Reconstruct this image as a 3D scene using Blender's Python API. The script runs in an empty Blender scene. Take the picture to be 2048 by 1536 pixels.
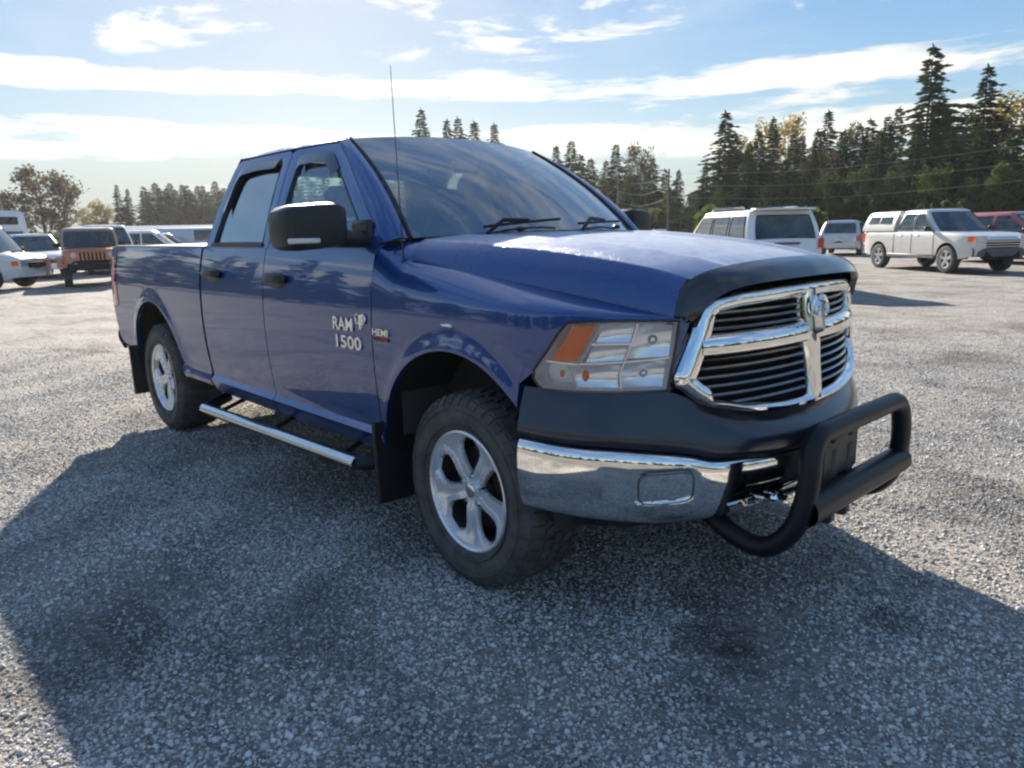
import bpy, math, random
import numpy as np
from mathutils import Vector, Matrix, noise

R = math.radians
scene = bpy.context.scene
col = scene.collection

# ------------------------------------------------------------------ camera
cam_d = bpy.data.cameras.new("camera")
cam_d.sensor_fit = 'HORIZONTAL'
cam_d.sensor_width = 36.0
cam_d.lens = 36.0 * 1480.0 / 2048.0
cam_d.clip_start = 0.05
cam_d.clip_end = 9000.0
cam_o = bpy.data.objects.new("camera", cam_d)
col.objects.link(cam_o)
_r, _p, _y = -0.0217, -0.2058, 2.3976
_f = Vector((math.cos(_y) * math.cos(_p), math.sin(_y) * math.cos(_p), math.sin(_p)))
_rt = Vector((math.sin(_y), -math.cos(_y), 0))
_up = _rt.cross(_f)
_c, _s = math.cos(_r), math.sin(_r)
_rt2, _up2 = _c * _rt + _s * _up, -_s * _rt + _c * _up
_m = Matrix((_rt2, _up2, -_f)).transposed().to_4x4()
_m.translation = (2.284, -2.796, 1.481)
cam_o.matrix_world = _m
scene.camera = cam_o

# ------------------------------------------------------------------ light
SUN_AZ, SUN_EL = 151.6, 23.6          # mathematical azimuth from +X, elevation
sun_d = bpy.data.lights.new("sun", 'SUN')
sun_d.energy = 3.3
sun_d.angle = R(0.6)
sun_d.color = (1.0, 0.90, 0.76)
sun_o = bpy.data.objects.new("sun", sun_d)
col.objects.link(sun_o)
_sd = Vector((math.cos(R(SUN_AZ)) * math.cos(R(SUN_EL)), math.sin(R(SUN_AZ)) * math.cos(R(SUN_EL)), math.sin(R(SUN_EL))))
sun_o.rotation_euler = _sd.to_track_quat('Z', 'Y').to_euler()
sun_o.location = _sd * 60

scene.view_settings.view_transform = 'Standard'
scene.view_settings.look = 'None'
scene.view_settings.gamma = 1.0
scene.view_settings.use_curve_mapping = False
scene.view_settings.exposure = 2.05
scene.cycles.use_denoising = True
scene.cycles.max_bounces = 8
scene.cycles.transparent_max_bounces = 24
scene.cycles.filter_width = 2.3


class NT:
    """small helper to write node trees"""
    def __init__(self, tree):
        self.t = tree
        tree.nodes.clear()

    def n(self, typ, **kw):
        nd = self.t.nodes.new(typ)
        for k, v in kw.items():
            if k == 'i':
                for kk, vv in v.items():
                    nd.inputs[kk].default_value = vv
            else:
                setattr(nd, k, v)
        return nd

    def l(self, a, b):
        self.t.links.new(a, b)

    def math(self, op, a, b=None, c=None, clamp=False):
        nd = self.t.nodes.new('ShaderNodeMath')
        nd.operation = op
        nd.use_clamp = clamp
        for i, x in enumerate((a, b, c)):
            if x is None:
                continue
            if isinstance(x, (int, float)):
                nd.inputs[i].default_value = x
            else:
                self.t.links.new(x, nd.inputs[i])
        return nd.outputs[0]

    def ramp(self, fac, stops, interp='LINEAR'):
        nd = self.t.nodes.new('ShaderNodeValToRGB')
        nd.color_ramp.interpolation = interp
        el = nd.color_ramp.elements
        while len(el) < len(stops):
            el.new(0.5)
        for e, (p, cc) in zip(el, stops):
            e.position = p
            e.color = (cc, cc, cc, 1) if isinstance(cc, (int, float)) else (*cc, 1)
        self.t.links.new(fac, nd.inputs[0])
        return nd.outputs[0]

    def mix(self, fac, a, b):
        nd = self.t.nodes.new('ShaderNodeMix')
        nd.data_type = 'RGBA'
        for s, x in ((0, fac), (6, a), (7, b)):
            if isinstance(x, (int, float)):
                nd.inputs[s].default_value = x
            elif isinstance(x, tuple):
                nd.inputs[s].default_value = (*x, 1)
            else:
                self.t.links.new(x, nd.inputs[s])
        return nd.outputs[2]


SHOULDER = 1.6
# ------------------------------------------------------------------ world: sky and clouds
world = bpy.data.worlds.new("World")
scene.world = world
world.use_nodes = True
w = NT(world.node_tree)
out = w.n('ShaderNodeOutputWorld')
bg = w.n('ShaderNodeBackground')
bg.inputs['Strength'].default_value = 0.15
w.l(bg.outputs[0], out.inputs[0])
sky = w.n('ShaderNodeTexSky')
sky.sky_type = 'NISHITA'
sky.sun_disc = False
sky.sun_elevation = R(SUN_EL)
sky.sun_rotation = R(90 - SUN_AZ)
sky.altitude = 50
sky.air_density = 1.0
sky.dust_density = 0.25
sky.ozone_density = 2.0
tc = w.n('ShaderNodeTexCoord')
sep = w.n('ShaderNodeSeparateXYZ')
w.l(tc.outputs['Generated'], sep.inputs[0])
zz = sep.outputs['Z']
# long flat stratus streaks: direction with the height strongly stretched
mp = w.n('ShaderNodeMapping')
mp.inputs['Scale'].default_value = (1.3, 1.3, 16.0)
mp.inputs['Location'].default_value = (0.9, 3.1, 2.3)
w.l(tc.outputs['Generated'], mp.inputs['Vector'])
n1 = w.n('ShaderNodeTexNoise', i={'Scale': 1.5, 'Detail': 7.0, 'Roughness': 0.6, 'Distortion': 0.2})
w.l(mp.outputs[0], n1.inputs['Vector'])
mp2 = w.n('ShaderNodeMapping')
mp2.inputs['Scale'].default_value = (5.0, 5.0, 22.0)
mp2.inputs['Location'].default_value = (1.7, 0.3, 0.2)
w.l(tc.outputs['Generated'], mp2.inputs['Vector'])
n2 = w.n('ShaderNodeTexNoise', i={'Scale': 1.6, 'Detail': 8.0, 'Roughness': 0.62, 'Distortion': 0.35})
w.l(mp2.outputs[0], n2.inputs['Vector'])
# two layers of stratus near the horizon
band = w.ramp(zz, [(0.0, 0.26), (0.045, 0.28), (0.072, 0.32), (0.102, 0.54), (0.122, 0.55), (0.140, 0.27), (0.150, 0.27),
                   (0.163, 0.56), (0.182, 0.52), (0.203, 0.20), (0.25, 0.14), (0.32, 0.1), (1.0, 0.0)])
# the streaks waver a little with azimuth
strat = w.math('ADD', band, w.math('MULTIPLY', w.math('SUBTRACT', n1.outputs[0], 0.5), 1.25))
strat = w.math('ADD', strat, w.math('MULTIPLY', w.math('SUBTRACT', n2.outputs[0], 0.5), 0.65))
strat = w.ramp(strat, [(0.41, 0.0), (0.62, 0.88)], 'EASE')
# small fair-weather puffs higher up
puffm = w.ramp(zz, [(0.19, 0.0), (0.22, 1.0), (0.34, 1.0), (0.48, 0.35), (1.0, 0.2)])
mp3 = w.n('ShaderNodeMapping')
mp3.inputs['Scale'].default_value = (4.2, 4.2, 17.0)
mp3.inputs['Location'].default_value = (0.2, 2.3, 3.1)
w.l(tc.outputs['Generated'], mp3.inputs['Vector'])
n3 = w.n('ShaderNodeTexNoise', i={'Scale': 1.45, 'Detail': 6.0, 'Roughness': 0.55, 'Distortion': 0.3})
w.l(mp3.outputs[0], n3.inputs['Vector'])
puff = w.math('MULTIPLY', w.ramp(n3.outputs[0], [(0.57, 0.0), (0.70, 0.9)], 'EASE'), puffm)
# a thin high veil of cirrus in places
mp4 = w.n('ShaderNodeMapping')
mp4.inputs['Scale'].default_value = (1.6, 2.6, 5.0)
w.l(tc.outputs['Generated'], mp4.inputs['Vector'])
n4 = w.n('ShaderNodeTexNoise', i={'Scale': 1.7, 'Detail': 7.0, 'Roughness': 0.62, 'Distortion': 0.8})
w.l(mp4.outputs[0], n4.inputs['Vector'])
cirrus = w.math('MULTIPLY', w.ramp(n4.outputs[0], [(0.40, 0.0), (0.72, 0.42)], 'EASE'), w.ramp(zz, [(0.16, 0.0), (0.45, 1.0)]))
cov = w.math('MAXIMUM', w.math('MAXIMUM', strat, puff), cirrus)
# the camera's tone curve holds the bright sky round the sun: soft shoulder on the sky's radiance
ss_ = w.n('ShaderNodeSeparateColor')
w.l(sky.outputs[0], ss_.inputs[0])
peak = w.math('MAXIMUM', w.math('MAXIMUM', ss_.outputs[0], ss_.outputs[1]), ss_.outputs[2])
vm = w.n('ShaderNodeVectorMath', operation='SCALE')
w.l(sky.outputs[0], vm.inputs[0])
w.l(w.math('DIVIDE', SHOULDER, w.math('ADD', peak, SHOULDER)), vm.inputs['Scale'])
skycol = w.n('ShaderNodeHueSaturation', i={'Saturation': 1.25, 'Value': 1.0})
w.l(vm.outputs[0], skycol.inputs['Color'])
# clouds are lit from behind: brighter towards the sun
dotn = w.n('ShaderNodeVectorMath', operation='DOT_PRODUCT')
w.l(tc.outputs['Generated'], dotn.inputs[0])
dotn.inputs[1].default_value = tuple(_sd)
near = w.math('POWER', w.math('MAXIMUM', dotn.outputs['Value'], 0.0), 6.0)
cb = w.math('ADD', 1.8, w.math('MULTIPLY', near, .35))
cc = w.n('ShaderNodeVectorMath', operation='SCALE')
cc.inputs[0].default_value = (1.0, 0.955, 0.85)
w.l(cb, cc.inputs['Scale'])
lowf = w.ramp(zz, [(0.0, .85), (.05, .65), (.11, .25), (.18, 0.0)])
pale = w.n('ShaderNodeVectorMath', operation='SCALE')
pale.inputs[0].default_value = (.79, .93, 1.05)
w.l(w.math('ADD', .92, w.math('MULTIPLY', near, .18)), pale.inputs['Scale'])
skyl = w.mix(lowf, skycol.outputs[0], pale.outputs[0])
w.l(w.mix(cov, skyl, cc.outputs[0]), bg.inputs['Color'])


# ------------------------------------------------------------------ materials
def material(name, base, rough=0.5, metal=0.0, coat=0.0, coat_rough=0.03, spec=0.5, var=0.0, var_scale=8.0, bump=0.0,
             bump_scale=60.0, rough_var=0.0, emit=None):
    m = bpy.data.materials.new(name)
    m.use_nodes = True
    t = NT(m.node_tree)
    o = t.n('ShaderNodeOutputMaterial')
    b = t.n('ShaderNodeBsdfPrincipled')
    t.l(b.outputs[0], o.inputs[0])
    b.inputs['Base Color'].default_value = (*base, 1)
    b.inputs['Roughness'].default_value = rough
    b.inputs['Metallic'].default_value = metal
    b.inputs['Coat Weight'].default_value = coat
    b.inputs['Coat Roughness'].default_value = coat_rough
    b.inputs['Specular IOR Level'].default_value = spec
    if emit:
        b.inputs['Emission Color'].default_value = (*emit, 1)
        b.inputs['Emission Strength'].default_value = 1.0
    g = t.n('ShaderNodeTexCoord')
    if var > 0 or rough_var > 0:
        nz = t.n('ShaderNodeTexNoise', i={'Scale': var_scale, 'Detail': 6.0, 'Roughness': 0.6})
        t.l(g.outputs['Object'], nz.inputs['Vector'])
        if var > 0:
            lo = tuple(c * (1 - var) for c in base)
            hi = tuple(min(1, c * (1 + var)) for c in base)
            t.l(t.mix(t.ramp(nz.outputs[0], [(0.3, 0.0), (0.7, 1.0)]), lo, hi), b.inputs['Base Color'])
        if rough_var > 0:
            rr = t.math('ADD', rough - rough_var / 2, t.math('MULTIPLY', nz.outputs[0], rough_var), clamp=True)
            t.l(rr, b.inputs['Roughness'])
    if bump > 0:
        nb = t.n('ShaderNodeTexNoise', i={'Scale': bump_scale, 'Detail': 4.0, 'Roughness': 0.6})
        t.l(g.outputs['Object'], nb.inputs['Vector'])
        bp = t.n('ShaderNodeBump', i={'Strength': bump, 'Distance': 0.004})
        t.l(nb.outputs[0], bp.inputs['Height'])
        t.l(bp.outputs[0], b.inputs['Normal'])
        if coat > 0:
            t.l(bp.outputs[0], b.inputs['Coat Normal'])
    return m


def paint(name, base, metal=0.35, dew=0.0, dust_veil=0.05):
    """metallic car paint under clear coat, a little road dust; dew = water drops on it plus a painted pale sheen"""
    m = bpy.data.materials.new(name)
    m.use_nodes = True
    t = NT(m.node_tree)
    o = t.n('ShaderNodeOutputMaterial')
    b = t.n('ShaderNodeBsdfPrincipled')
    t.l(b.outputs[0], o.inputs[0])
    g = t.n('ShaderNodeTexCoord')
    nz = t.n('ShaderNodeTexNoise', i={'Scale': 3.0, 'Detail': 8.0, 'Roughness': 0.65})
    t.l(g.outputs['Object'], nz.inputs['Vector'])
    d = t.ramp(nz.outputs[0], [(0.42, 0.0), (0.75, dust_veil)])
    t.l(t.mix(d, base, (0.25, 0.23, 0.20)), b.inputs['Base Color'])
    b.inputs['Metallic'].default_value = metal
    b.inputs['Roughness'].default_value = 0.38
    base_out = None
    b.inputs['Coat Weight'].default_value = 1.0
    b.inputs['Coat IOR'].default_value = 1.7
    cr = t.math('ADD', 0.008, t.math('MULTIPLY', t.ramp(nz.outputs[0], [(0.25, 0.4), (0.75, 1.0)]), 0.018 + dew * 0.42))
    t.l(cr, b.inputs['Coat Roughness'])
    # faint orange peel, so that reflections are not ruler-straight
    op = t.n('ShaderNodeTexNoise', i={'Scale': 5.0, 'Detail': 2.0})
    t.l(g.outputs['Object'], op.inputs['Vector'])
    bp = t.n('ShaderNodeBump', i={'Strength': 0.05, 'Distance': 0.006})
    t.l(op.outputs[0], bp.inputs['Height'])
    nrm = bp.outputs[0]
    if dew > 0:
        vo = t.n('ShaderNodeTexVoronoi', i={'Scale': 95.0, 'Randomness': 1.0})
        t.l(g.outputs['Object'], vo.inputs['Vector'])
        drop = t.ramp(vo.outputs['Distance'], [(0.05, 1.0), (0.42, 0.0)], 'EASE')
        nn = t.n('ShaderNodeTexNoise', i={'Scale': 6.0, 'Detail': 5.0, 'Roughness': 0.7})
        t.l(g.outputs['Object'], nn.inputs['Vector'])
        dd = t.math('MULTIPLY', drop, t.ramp(nn.outputs[0], [(0.38, 0.1), (0.62, 1.0)]))
        b2 = t.n('ShaderNodeBump', i={'Strength': dew, 'Distance': 0.004})
        t.l(dd, b2.inputs['Height'])
        t.l(nrm, b2.inputs['Normal'])
        nrm = b2.outputs[0]
    t.l(nrm, b.inputs['Coat Normal'])
    if dew > 0:      # fine dew on upward faces, its pale colour painting in sky and sun sheen
        ge = t.n('ShaderNodeNewGeometry')
        sz = t.n('ShaderNodeSeparateXYZ')
        t.l(ge.outputs['Normal'], sz.inputs[0])
        upf = t.ramp(t.math('ABSOLUTE', sz.outputs[2]), [(.86, 0.0), (.975, 1.0)], 'EASE')
        fl = t.n('ShaderNodeTexNoise', i={'Scale': 14.0, 'Detail': 8.0, 'Roughness': .75})
        t.l(g.outputs['Object'], fl.inputs['Vector'])
        film = t.math('MULTIPLY', upf, t.ramp(fl.outputs[0], [(.32, .30), (.62, .62)]))
        dd1 = t.n('ShaderNodeBsdfDiffuse')
        dd1.inputs[0].default_value = (.50, .53, .62, 1)
        dd2 = t.n('ShaderNodeBsdfGlossy')
        dd2.inputs['Roughness'].default_value = .42
        dd2.inputs['Color'].default_value = (.8, .82, .88, 1)
        dmx = t.n('ShaderNodeMixShader', i={0: .36})
        t.l(dd1.outputs[0], dmx.inputs[1])
        t.l(dd2.outputs[0], dmx.inputs[2])
        fm = t.n('ShaderNodeMixShader')
        t.l(film, fm.inputs[0])
        t.l(b.outputs[0], fm.inputs[1])
        t.l(dmx.outputs[0], fm.inputs[2])
        t.l(fm.outputs[0], o.inputs[0])
    return m


def glass(name, tint, rough=0.0, boost=0.0, dust_veil=0.0):
    """thin pane: tinted see-through plus Fresnel reflection, painted lens veil and slight film of dust"""
    m = bpy.data.materials.new(name)
    m.use_nodes = True
    t = NT(m.node_tree)
    o = t.n('ShaderNodeOutputMaterial')
    tr = t.n('ShaderNodeBsdfTransparent')
    tr.inputs[0].default_value = (*tint, 1)
    gl = t.n('ShaderNodeBsdfGlossy')
    gl.inputs['Roughness'].default_value = rough
    gl.inputs['Color'].default_value = (1, 1, 1, 1)
    fr = t.n('ShaderNodeFresnel', i={'IOR': 1.55})
    mx = t.n('ShaderNodeMixShader')
    t.l(t.math('ADD', t.math('MULTIPLY', fr.outputs[0], 1.15), boost, clamp=True), mx.inputs[0])
    t.l(tr.outputs[0], mx.inputs[1])
    t.l(gl.outputs[0], mx.inputs[2])
    last = mx.outputs[0]
    if dust_veil > 0:
        d1 = t.n('ShaderNodeBsdfDiffuse')
        d1.inputs[0].default_value = (0.42, 0.42, 0.40, 1)
        d2 = t.n('ShaderNodeBsdfTranslucent')
        d2.inputs[0].default_value = (0.50, 0.50, 0.47, 1)
        df = t.n('ShaderNodeMixShader', i={0: 0.6})
        t.l(d1.outputs[0], df.inputs[1])
        t.l(d2.outputs[0], df.inputs[2])
        g = t.n('ShaderNodeTexCoord')
        nz = t.n('ShaderNodeTexNoise', i={'Scale': 2.5, 'Detail': 6.0, 'Roughness': 0.6})
        t.l(g.outputs['Object'], nz.inputs['Vector'])
        m2 = t.n('ShaderNodeMixShader')
        t.l(t.math('MULTIPLY', t.ramp(nz.outputs[0], [(0.3, 0.5), (0.75, 1.0)]), dust_veil), m2.inputs[0])
        t.l(last, m2.inputs[1])
        t.l(df.outputs[0], m2.inputs[2])
        last = m2.outputs[0]
    t.l(last, o.inputs[0])
    return m


M = {}
M['blue'] = paint('blue_paint', (0.0005, 0.046, 0.205), 0.5, 0.0, 0.012)
M['blue_dew_sheen'] = paint('blue_paint_dew_sheen', (0.0005, 0.046, 0.205), 0.5, 0.7, 0.012)
M['chrome'] = material('chrome', (0.88, 0.87, 0.85), 0.03, 1.0, rough_var=0.04, var_scale=5)
M['chrome_dull'] = material('dusty_chrome', (0.84, 0.83, 0.81), 0.05, 1.0, rough_var=0.07, var_scale=7)
M['alloy'] = material('alloy_wheel', (0.76, 0.77, 0.79), 0.28, 0.55, coat=0.7, coat_rough=0.08, rough_var=0.1, var=0.06)
M['alloy_shade'] = material('alloy_pocket_shade', (0.025, 0.025, 0.027), 0.6, 0.2)  # near-black copy of the alloy, paints the shade behind the spokes
M['steel'] = material('brushed_step', (0.62, 0.66, 0.68), 0.22, 1.0, rough_var=0.1)
M['black'] = material('black_plastic', (0.016, 0.017, 0.019), 0.42, var=0.25, var_scale=20, bump=0.1, bump_scale=300)
M['satin'] = material('satin_black_powder_coat', (0.006, 0.008, 0.013), 0.40, spec=0.35, rough_var=0.1)
M['gloss_black'] = material('gloss_smoked_acrylic', (0.010, 0.011, 0.013), 0.22, coat=0.7, coat_rough=0.12, rough_var=0.1)
M['fascia'] = material('dark_fascia_plastic', (0.010, 0.015, 0.030), 0.30, coat=0.6, coat_rough=0.16, var=0.25, bump=0.05, bump_scale=200)
M['rubber'] = material('tyre_rubber', (0.078, 0.076, 0.073), 0.85, var=0.4, var_scale=14, bump=0.25, bump_scale=90)
M['void'] = material('dark_underbody', (0.010, 0.010, 0.011), 0.85)
M['liner'] = material('wheel_well_liner', (0.030, 0.030, 0.030), 0.85, bump=0.3, bump_scale=120)
M['grey_plastic'] = material('grey_bracket', (0.060, 0.054, 0.050), 0.55, var=0.25)
M['amber'] = material('amber_lens', (1.0, 0.19, 0.004), 0.4, spec=0.25)
M['red_lens'] = material('red_lens', (0.5, 0.012, 0.015), 0.15, coat=1.0)
M['reflector'] = material('lamp_reflector', (0.95, 0.96, 0.97), 0.14, 0.60)
M['lamp_white'] = material('lamp_inner_white', (0.80, 0.83, 0.86), 0.28, 0.15, coat=0.8)
M['lens'] = glass('clear_lamp_lens', (0.96, 0.98, 1.0), 0.0, 0.02, 0.02)
M['windshield'] = glass('windshield_glass', (0.72, 0.86, 0.80), 0.0, 0.24, 0.34)  # pale film thickened beyond real dirt to paint a lens veil
M['side_glass'] = glass('side_glass', (0.66, 0.82, 0.77), 0.0, 0.10, 0.06)
M['dark_glass'] = glass('privacy_glass', (0.10, 0.12, 0.14), 0.0, 0.26, 0.05)
M['seat'] = material('seat_cloth', (0.15, 0.155, 0.16), 0.85, var=0.2, bump=0.3, bump_scale=150)
M['dash'] = material('dashboard_vinyl', (0.075, 0.080, 0.085), 0.6, bump=0.15, bump_scale=200)
M['headliner'] = material('headliner_cloth', (0.45, 0.45, 0.43), 0.9)
M['badge'] = material('badge_chrome', (0.80, 0.82, 0.83), 0.18, 1.0)
M['badge_red'] = material('badge_red', (0.45, 0.02, 0.02), 0.3, coat=1.0)
M['slat'] = material('grille_slat', (0.20, 0.21, 0.22), 0.22, 0.9)
M['trim_dark'] = material('dark_joint', (.08, .08, .085), .5)
M['marker'] = material('frosted_marker_lens', (0.75, 0.74, 0.68), 0.3, coat=0.5)


# ------------------------------------------------------------------ mesh helpers
class MB:
    def __init__(self):
        self.v, self.f, self.mi = [], [], []
        self.cur = 0

    def add(self, vs, fs):
        o = len(self.v)
        self.v.extend(tuple(p) for p in vs)
        self.f.extend(tuple(i + o for i in f) for f in fs)
        self.mi.extend([self.cur] * len(fs))
        return self

    def grid(self, P, closed_u=False, closed_v=False):
        nu, nv = len(P), len(P[0])
        fs = []
        for i in range(nu if closed_u else nu - 1):
            for j in range(nv if closed_v else nv - 1):
                a, b = i, (i + 1) % nu
                c, d = j, (j + 1) % nv
                fs.append((a * nv + c, b * nv + c, b * nv + d, a * nv + d))
        return self.add([p for row in P for p in row], fs)

    def box(self, c, s, b=0.0, m=None):
        """chamfered box, centre c, full size s, chamfer b"""
        hx, hy, hz = s[0] / 2, s[1] / 2, s[2] / 2
        b = min(b, hx * .9, hy * .9, hz * .9)
        vs, fs = [], []
        if b <= 0:
            for x in (-hx, hx):
                for y in (-hy, hy):
                    for z in (-hz, hz):
                        vs.append(Vector((x, y, z)))
            fs = [(0, 1, 3, 2), (4, 6, 7, 5), (0, 4, 5, 1), (2, 3, 7, 6), (0, 2, 6, 4), (1, 5, 7, 3)]
        else:
            idx = {}
            for sx in (-1, 1):
                for sy in (-1, 1):
                    for sz in (-1, 1):
                        for ax in range(3):
                            p = [sx * hx, sy * hy, sz * hz]
                            for k in range(3):
                                if k != ax:
                                    p[k] -= (sx, sy, sz)[k] * b
                            idx[(sx, sy, sz, ax)] = len(vs)
                            vs.append(Vector(p))
            g = lambda s3, ax: idx[(*s3, ax)]
            for ax in range(3):
                o1, o2 = [k for k in range(3) if k != ax]
                for sg in (-1, 1):
                    q = []
                    for a1, a2 in ((-1, -1), (1, -1), (1, 1), (-1, 1)):
                        s3 = [0, 0, 0]
                        s3[ax], s3[o1], s3[o2] = sg, a1, a2
                        q.append(g(s3, ax))
                    fs.append(tuple(q))
                for a1 in (-1, 1):
                    for a2 in (-1, 1):
                        q = []
                        for sg in (-1, 1):
                            s3 = [0, 0, 0]
                            s3[ax], s3[o1], s3[o2] = sg, a1, a2
                            q.append((g(s3, o1), g(s3, o2)))
                        fs.append((q[0][0], q[1][0], q[1][1], q[0][1]))
            for sx in (-1, 1):
                for sy in (-1, 1):
                    for sz in (-1, 1):
                        fs.append(tuple(g((sx, sy, sz), k) for k in range(3)))
        if m is not None:
            vs = [m @ p for p in vs]
        c = Vector(c)
        return self.add([p + c for p in vs], fs)

    def tube(self, path, r, n=12, cap=True, closed=False):
        path = [Vector(p) for p in path]
        rr = r if isinstance(r, (list, tuple)) else [r] * len(path)
        rows = []
        ref = None
        L = len(path)
        for i, p in enumerate(path):
            a = path[(i - 1) % L] if (i > 0 or closed) else p
            b = path[(i + 1) % L] if (i < L - 1 or closed) else p
            t = (b - a)
            t = t.normalized() if t.length > 1e-9 else Vector((0, 0, 1))
            if ref is None:
                ref = Vector((0, 0, 1)) if abs(t.z) < 0.9 else Vector((1, 0, 0))
            u = (ref - t * ref.dot(t)).normalized()
            v = t.cross(u)
            ref = u
            rows.append([p + (u * math.cos(2 * math.pi * k / n) + v * math.sin(2 * math.pi * k / n)) * rr[i] for k in range(n)])
        self.grid(rows, closed_u=closed, closed_v=True)
        if cap and not closed:
            self.add(rows[0], [tuple(range(n))])
            self.add(rows[-1], [tuple(range(n))])
        return self

    def lathe_y(self, prof, c=(0, 0, 0), n=48, s=1):
        """profile of (radius, y); axis along y"""
        rows = []
        for k in range(n):
            a = 2 * math.pi * k / n
            rows.append([(c[0] + r * math.cos(a), c[1] + s * y, c[2] + r * math.sin(a)) for r, y in prof])
        return self.grid(rows, closed_u=True)

    def prism(self, poly, fn0, fn1):
        n = len(poly)
        a = [fn0(*p) for p in poly]
        b = [fn1(*p) for p in poly]
        fs = [tuple(range(n)), tuple(range(2 * n - 1, n - 1, -1))]
        fs += [(i, (i + 1) % n, n + (i + 1) % n, n + i) for i in range(n)]
        return self.add(a + b, fs)

    def ball(self, c, r, nu=12, nv=8):
        r = r if isinstance(r, (tuple, list)) else (r, r, r)
        P = []
        for i in range(nu):
            a = 2 * math.pi * i / nu
            P.append([(c[0] + r[0] * math.sin(math.pi * j / nv) * math.cos(a), c[1] + r[1] * math.sin(math.pi * j / nv) * math.sin(a),
                       c[2] + r[2] * math.cos(math.pi * j / nv)) for j in range(nv + 1)])
        return self.grid(P, closed_u=True)

    def mesh(self, name, mats, angle=38):
        me = bpy.data.meshes.new(name)
        me.from_pydata(self.v, [], self.f)
        for m in (mats if isinstance(mats, (list, tuple)) else [mats]):
            me.materials.append(m)
        if any(self.mi):
            me.polygons.foreach_set('material_index', self.mi)
        me.polygons.foreach_set('use_smooth', [True] * len(self.f))
        import bmesh
        bm = bmesh.new()
        bm.from_mesh(me)
        bmesh.ops.remove_doubles(bm, verts=bm.verts, dist=0.00015)
        bmesh.ops.recalc_face_normals(bm, faces=bm.faces)
        bm.to_mesh(me)
        bm.free()
        me.set_sharp_from_angle(angle=R(angle))
        me.update()
        return me

    def build(self, name, mats, parent=None, angle=38):
        o = bpy.data.objects.new(name, self.mesh(name, mats, angle))
        col.objects.link(o)
        if parent is not None:
            o.parent = parent
        return o


def tag(o, label=None, cat=None, group=None, kind=None):
    if label:
        o['label'] = label
    if cat:
        o['category'] = cat
    if group:
        o['group'] = group
    if kind:
        o['kind'] = kind
    return o


def thing(name, label, cat, loc=(0, 0, 0), rz=0.0, group=None, parent=None):
    o = bpy.data.objects.new(name, None)
    o.empty_display_size = 0.2
    col.objects.link(o)
    o.location = loc
    o.rotation_euler = (0, 0, rz)
    if parent is not None:
        o.parent = parent
    return tag(o, label, cat, group)


def interp(x, pts):
    if x <= pts[0][0]:
        return pts[0][1]
    for (a, b), (c, d) in zip(pts, pts[1:]):
        if x <= c:
            return b + (d - b) * (x - a) / (c - a)
    return pts[-1][1]


def smooth(x, pts):
    """Catmull-Rom through (x, y) points"""
    n = len(pts)
    if x <= pts[0][0]:
        return pts[0][1]
    if x >= pts[-1][0]:
        return pts[-1][1]
    for i in range(n - 1):
        x0, y0 = pts[i]
        x1, y1 = pts[i + 1]
        if x <= x1:
            h = x1 - x0
            m0 = (y1 - pts[i - 1][1]) / (x1 - pts[i - 1][0]) if i > 0 else (y1 - y0) / h
            m1 = (pts[i + 2][1] - y0) / (pts[i + 2][0] - x0) if i < n - 2 else (y1 - y0) / h
            t = (x - x0) / h
            return ((2 * t ** 3 - 3 * t ** 2 + 1) * y0 + (t ** 3 - 2 * t ** 2 + t) * h * m0 + (-2 * t ** 3 + 3 * t ** 2) * y1
                    + (t ** 3 - t ** 2) * h * m1)


def lerp(a, b, t):
    return a + (b - a) * t


def lin(a, b, n):
    return [a + (b - a) * i / (n - 1) for i in range(n)]


def arc_pts(pts, n=6, r=0.1, closed=False):
    """polyline with its inner corners rounded"""
    pts = [Vector(p) for p in pts]
    outp = [pts[0]]
    for i in range(1, len(pts) - 1):
        a, b, c = pts[i - 1], pts[i], pts[i + 1]
        d1, d2 = (a - b), (c - b)
        k = min(r, d1.length * .49, d2.length * .49)
        p, q = b + d1.normalized() * k, b + d2.normalized() * k
        for j in range(n + 1):
            t = j / n
            outp.append(p * (1 - t) ** 2 + b * 2 * t * (1 - t) + q * t ** 2)
    outp.append(pts[-1])
    return outp


# ================================================================== setting: gravel lot
STAINS = ((.97, -.60, .17, .50), (.76, -.40, .15, .42), (1.12, -.66, .12, .40), (1.36, -.02, .11, .40), (.45, -.62, .22, .22), (-.55, -.85, .30, .30), (1.9, .9, .25, .2))


def stains(t, pos, colour):
    nz = t.n('ShaderNodeTexNoise', i={'Scale': .9, 'Detail': 6.0, 'Roughness': .62, 'Distortion': .4})
    t.l(pos, nz.inputs['Vector'])
    k = t.ramp(nz.outputs[0], [(.34, .58), (.48, .98), (.72, 1.15)])
    n2 = t.n('ShaderNodeTexNoise', i={'Scale': 7.0, 'Detail': 5.0, 'Roughness': .7})
    t.l(pos, n2.inputs['Vector'])
    for (x, y, r, a) in STAINS:
        vd = t.n('ShaderNodeVectorMath', operation='DISTANCE')
        t.l(pos, vd.inputs[0])
        vd.inputs[1].default_value = (x, y, 0)
        dd = t.math('ADD', vd.outputs['Value'], t.math('MULTIPLY', t.math('SUBTRACT', n2.outputs[0], .5), r * 1.6))
        mr = t.n('ShaderNodeMapRange', interpolation_type='SMOOTHSTEP')
        t.l(dd, mr.inputs[0])
        mr.inputs[1].default_value = r * .35
        mr.inputs[2].default_value = r * 1.25
        mr.inputs[3].default_value = 1 - a
        mr.inputs[4].default_value = 1.0
        k = t.math('MULTIPLY', k, mr.outputs[0])
    sc = t.n('ShaderNodeVectorMath', operation='SCALE')
    t.l(colour, sc.inputs[0])
    t.l(k, sc.inputs['Scale'])
    return sc.outputs[0]


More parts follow.
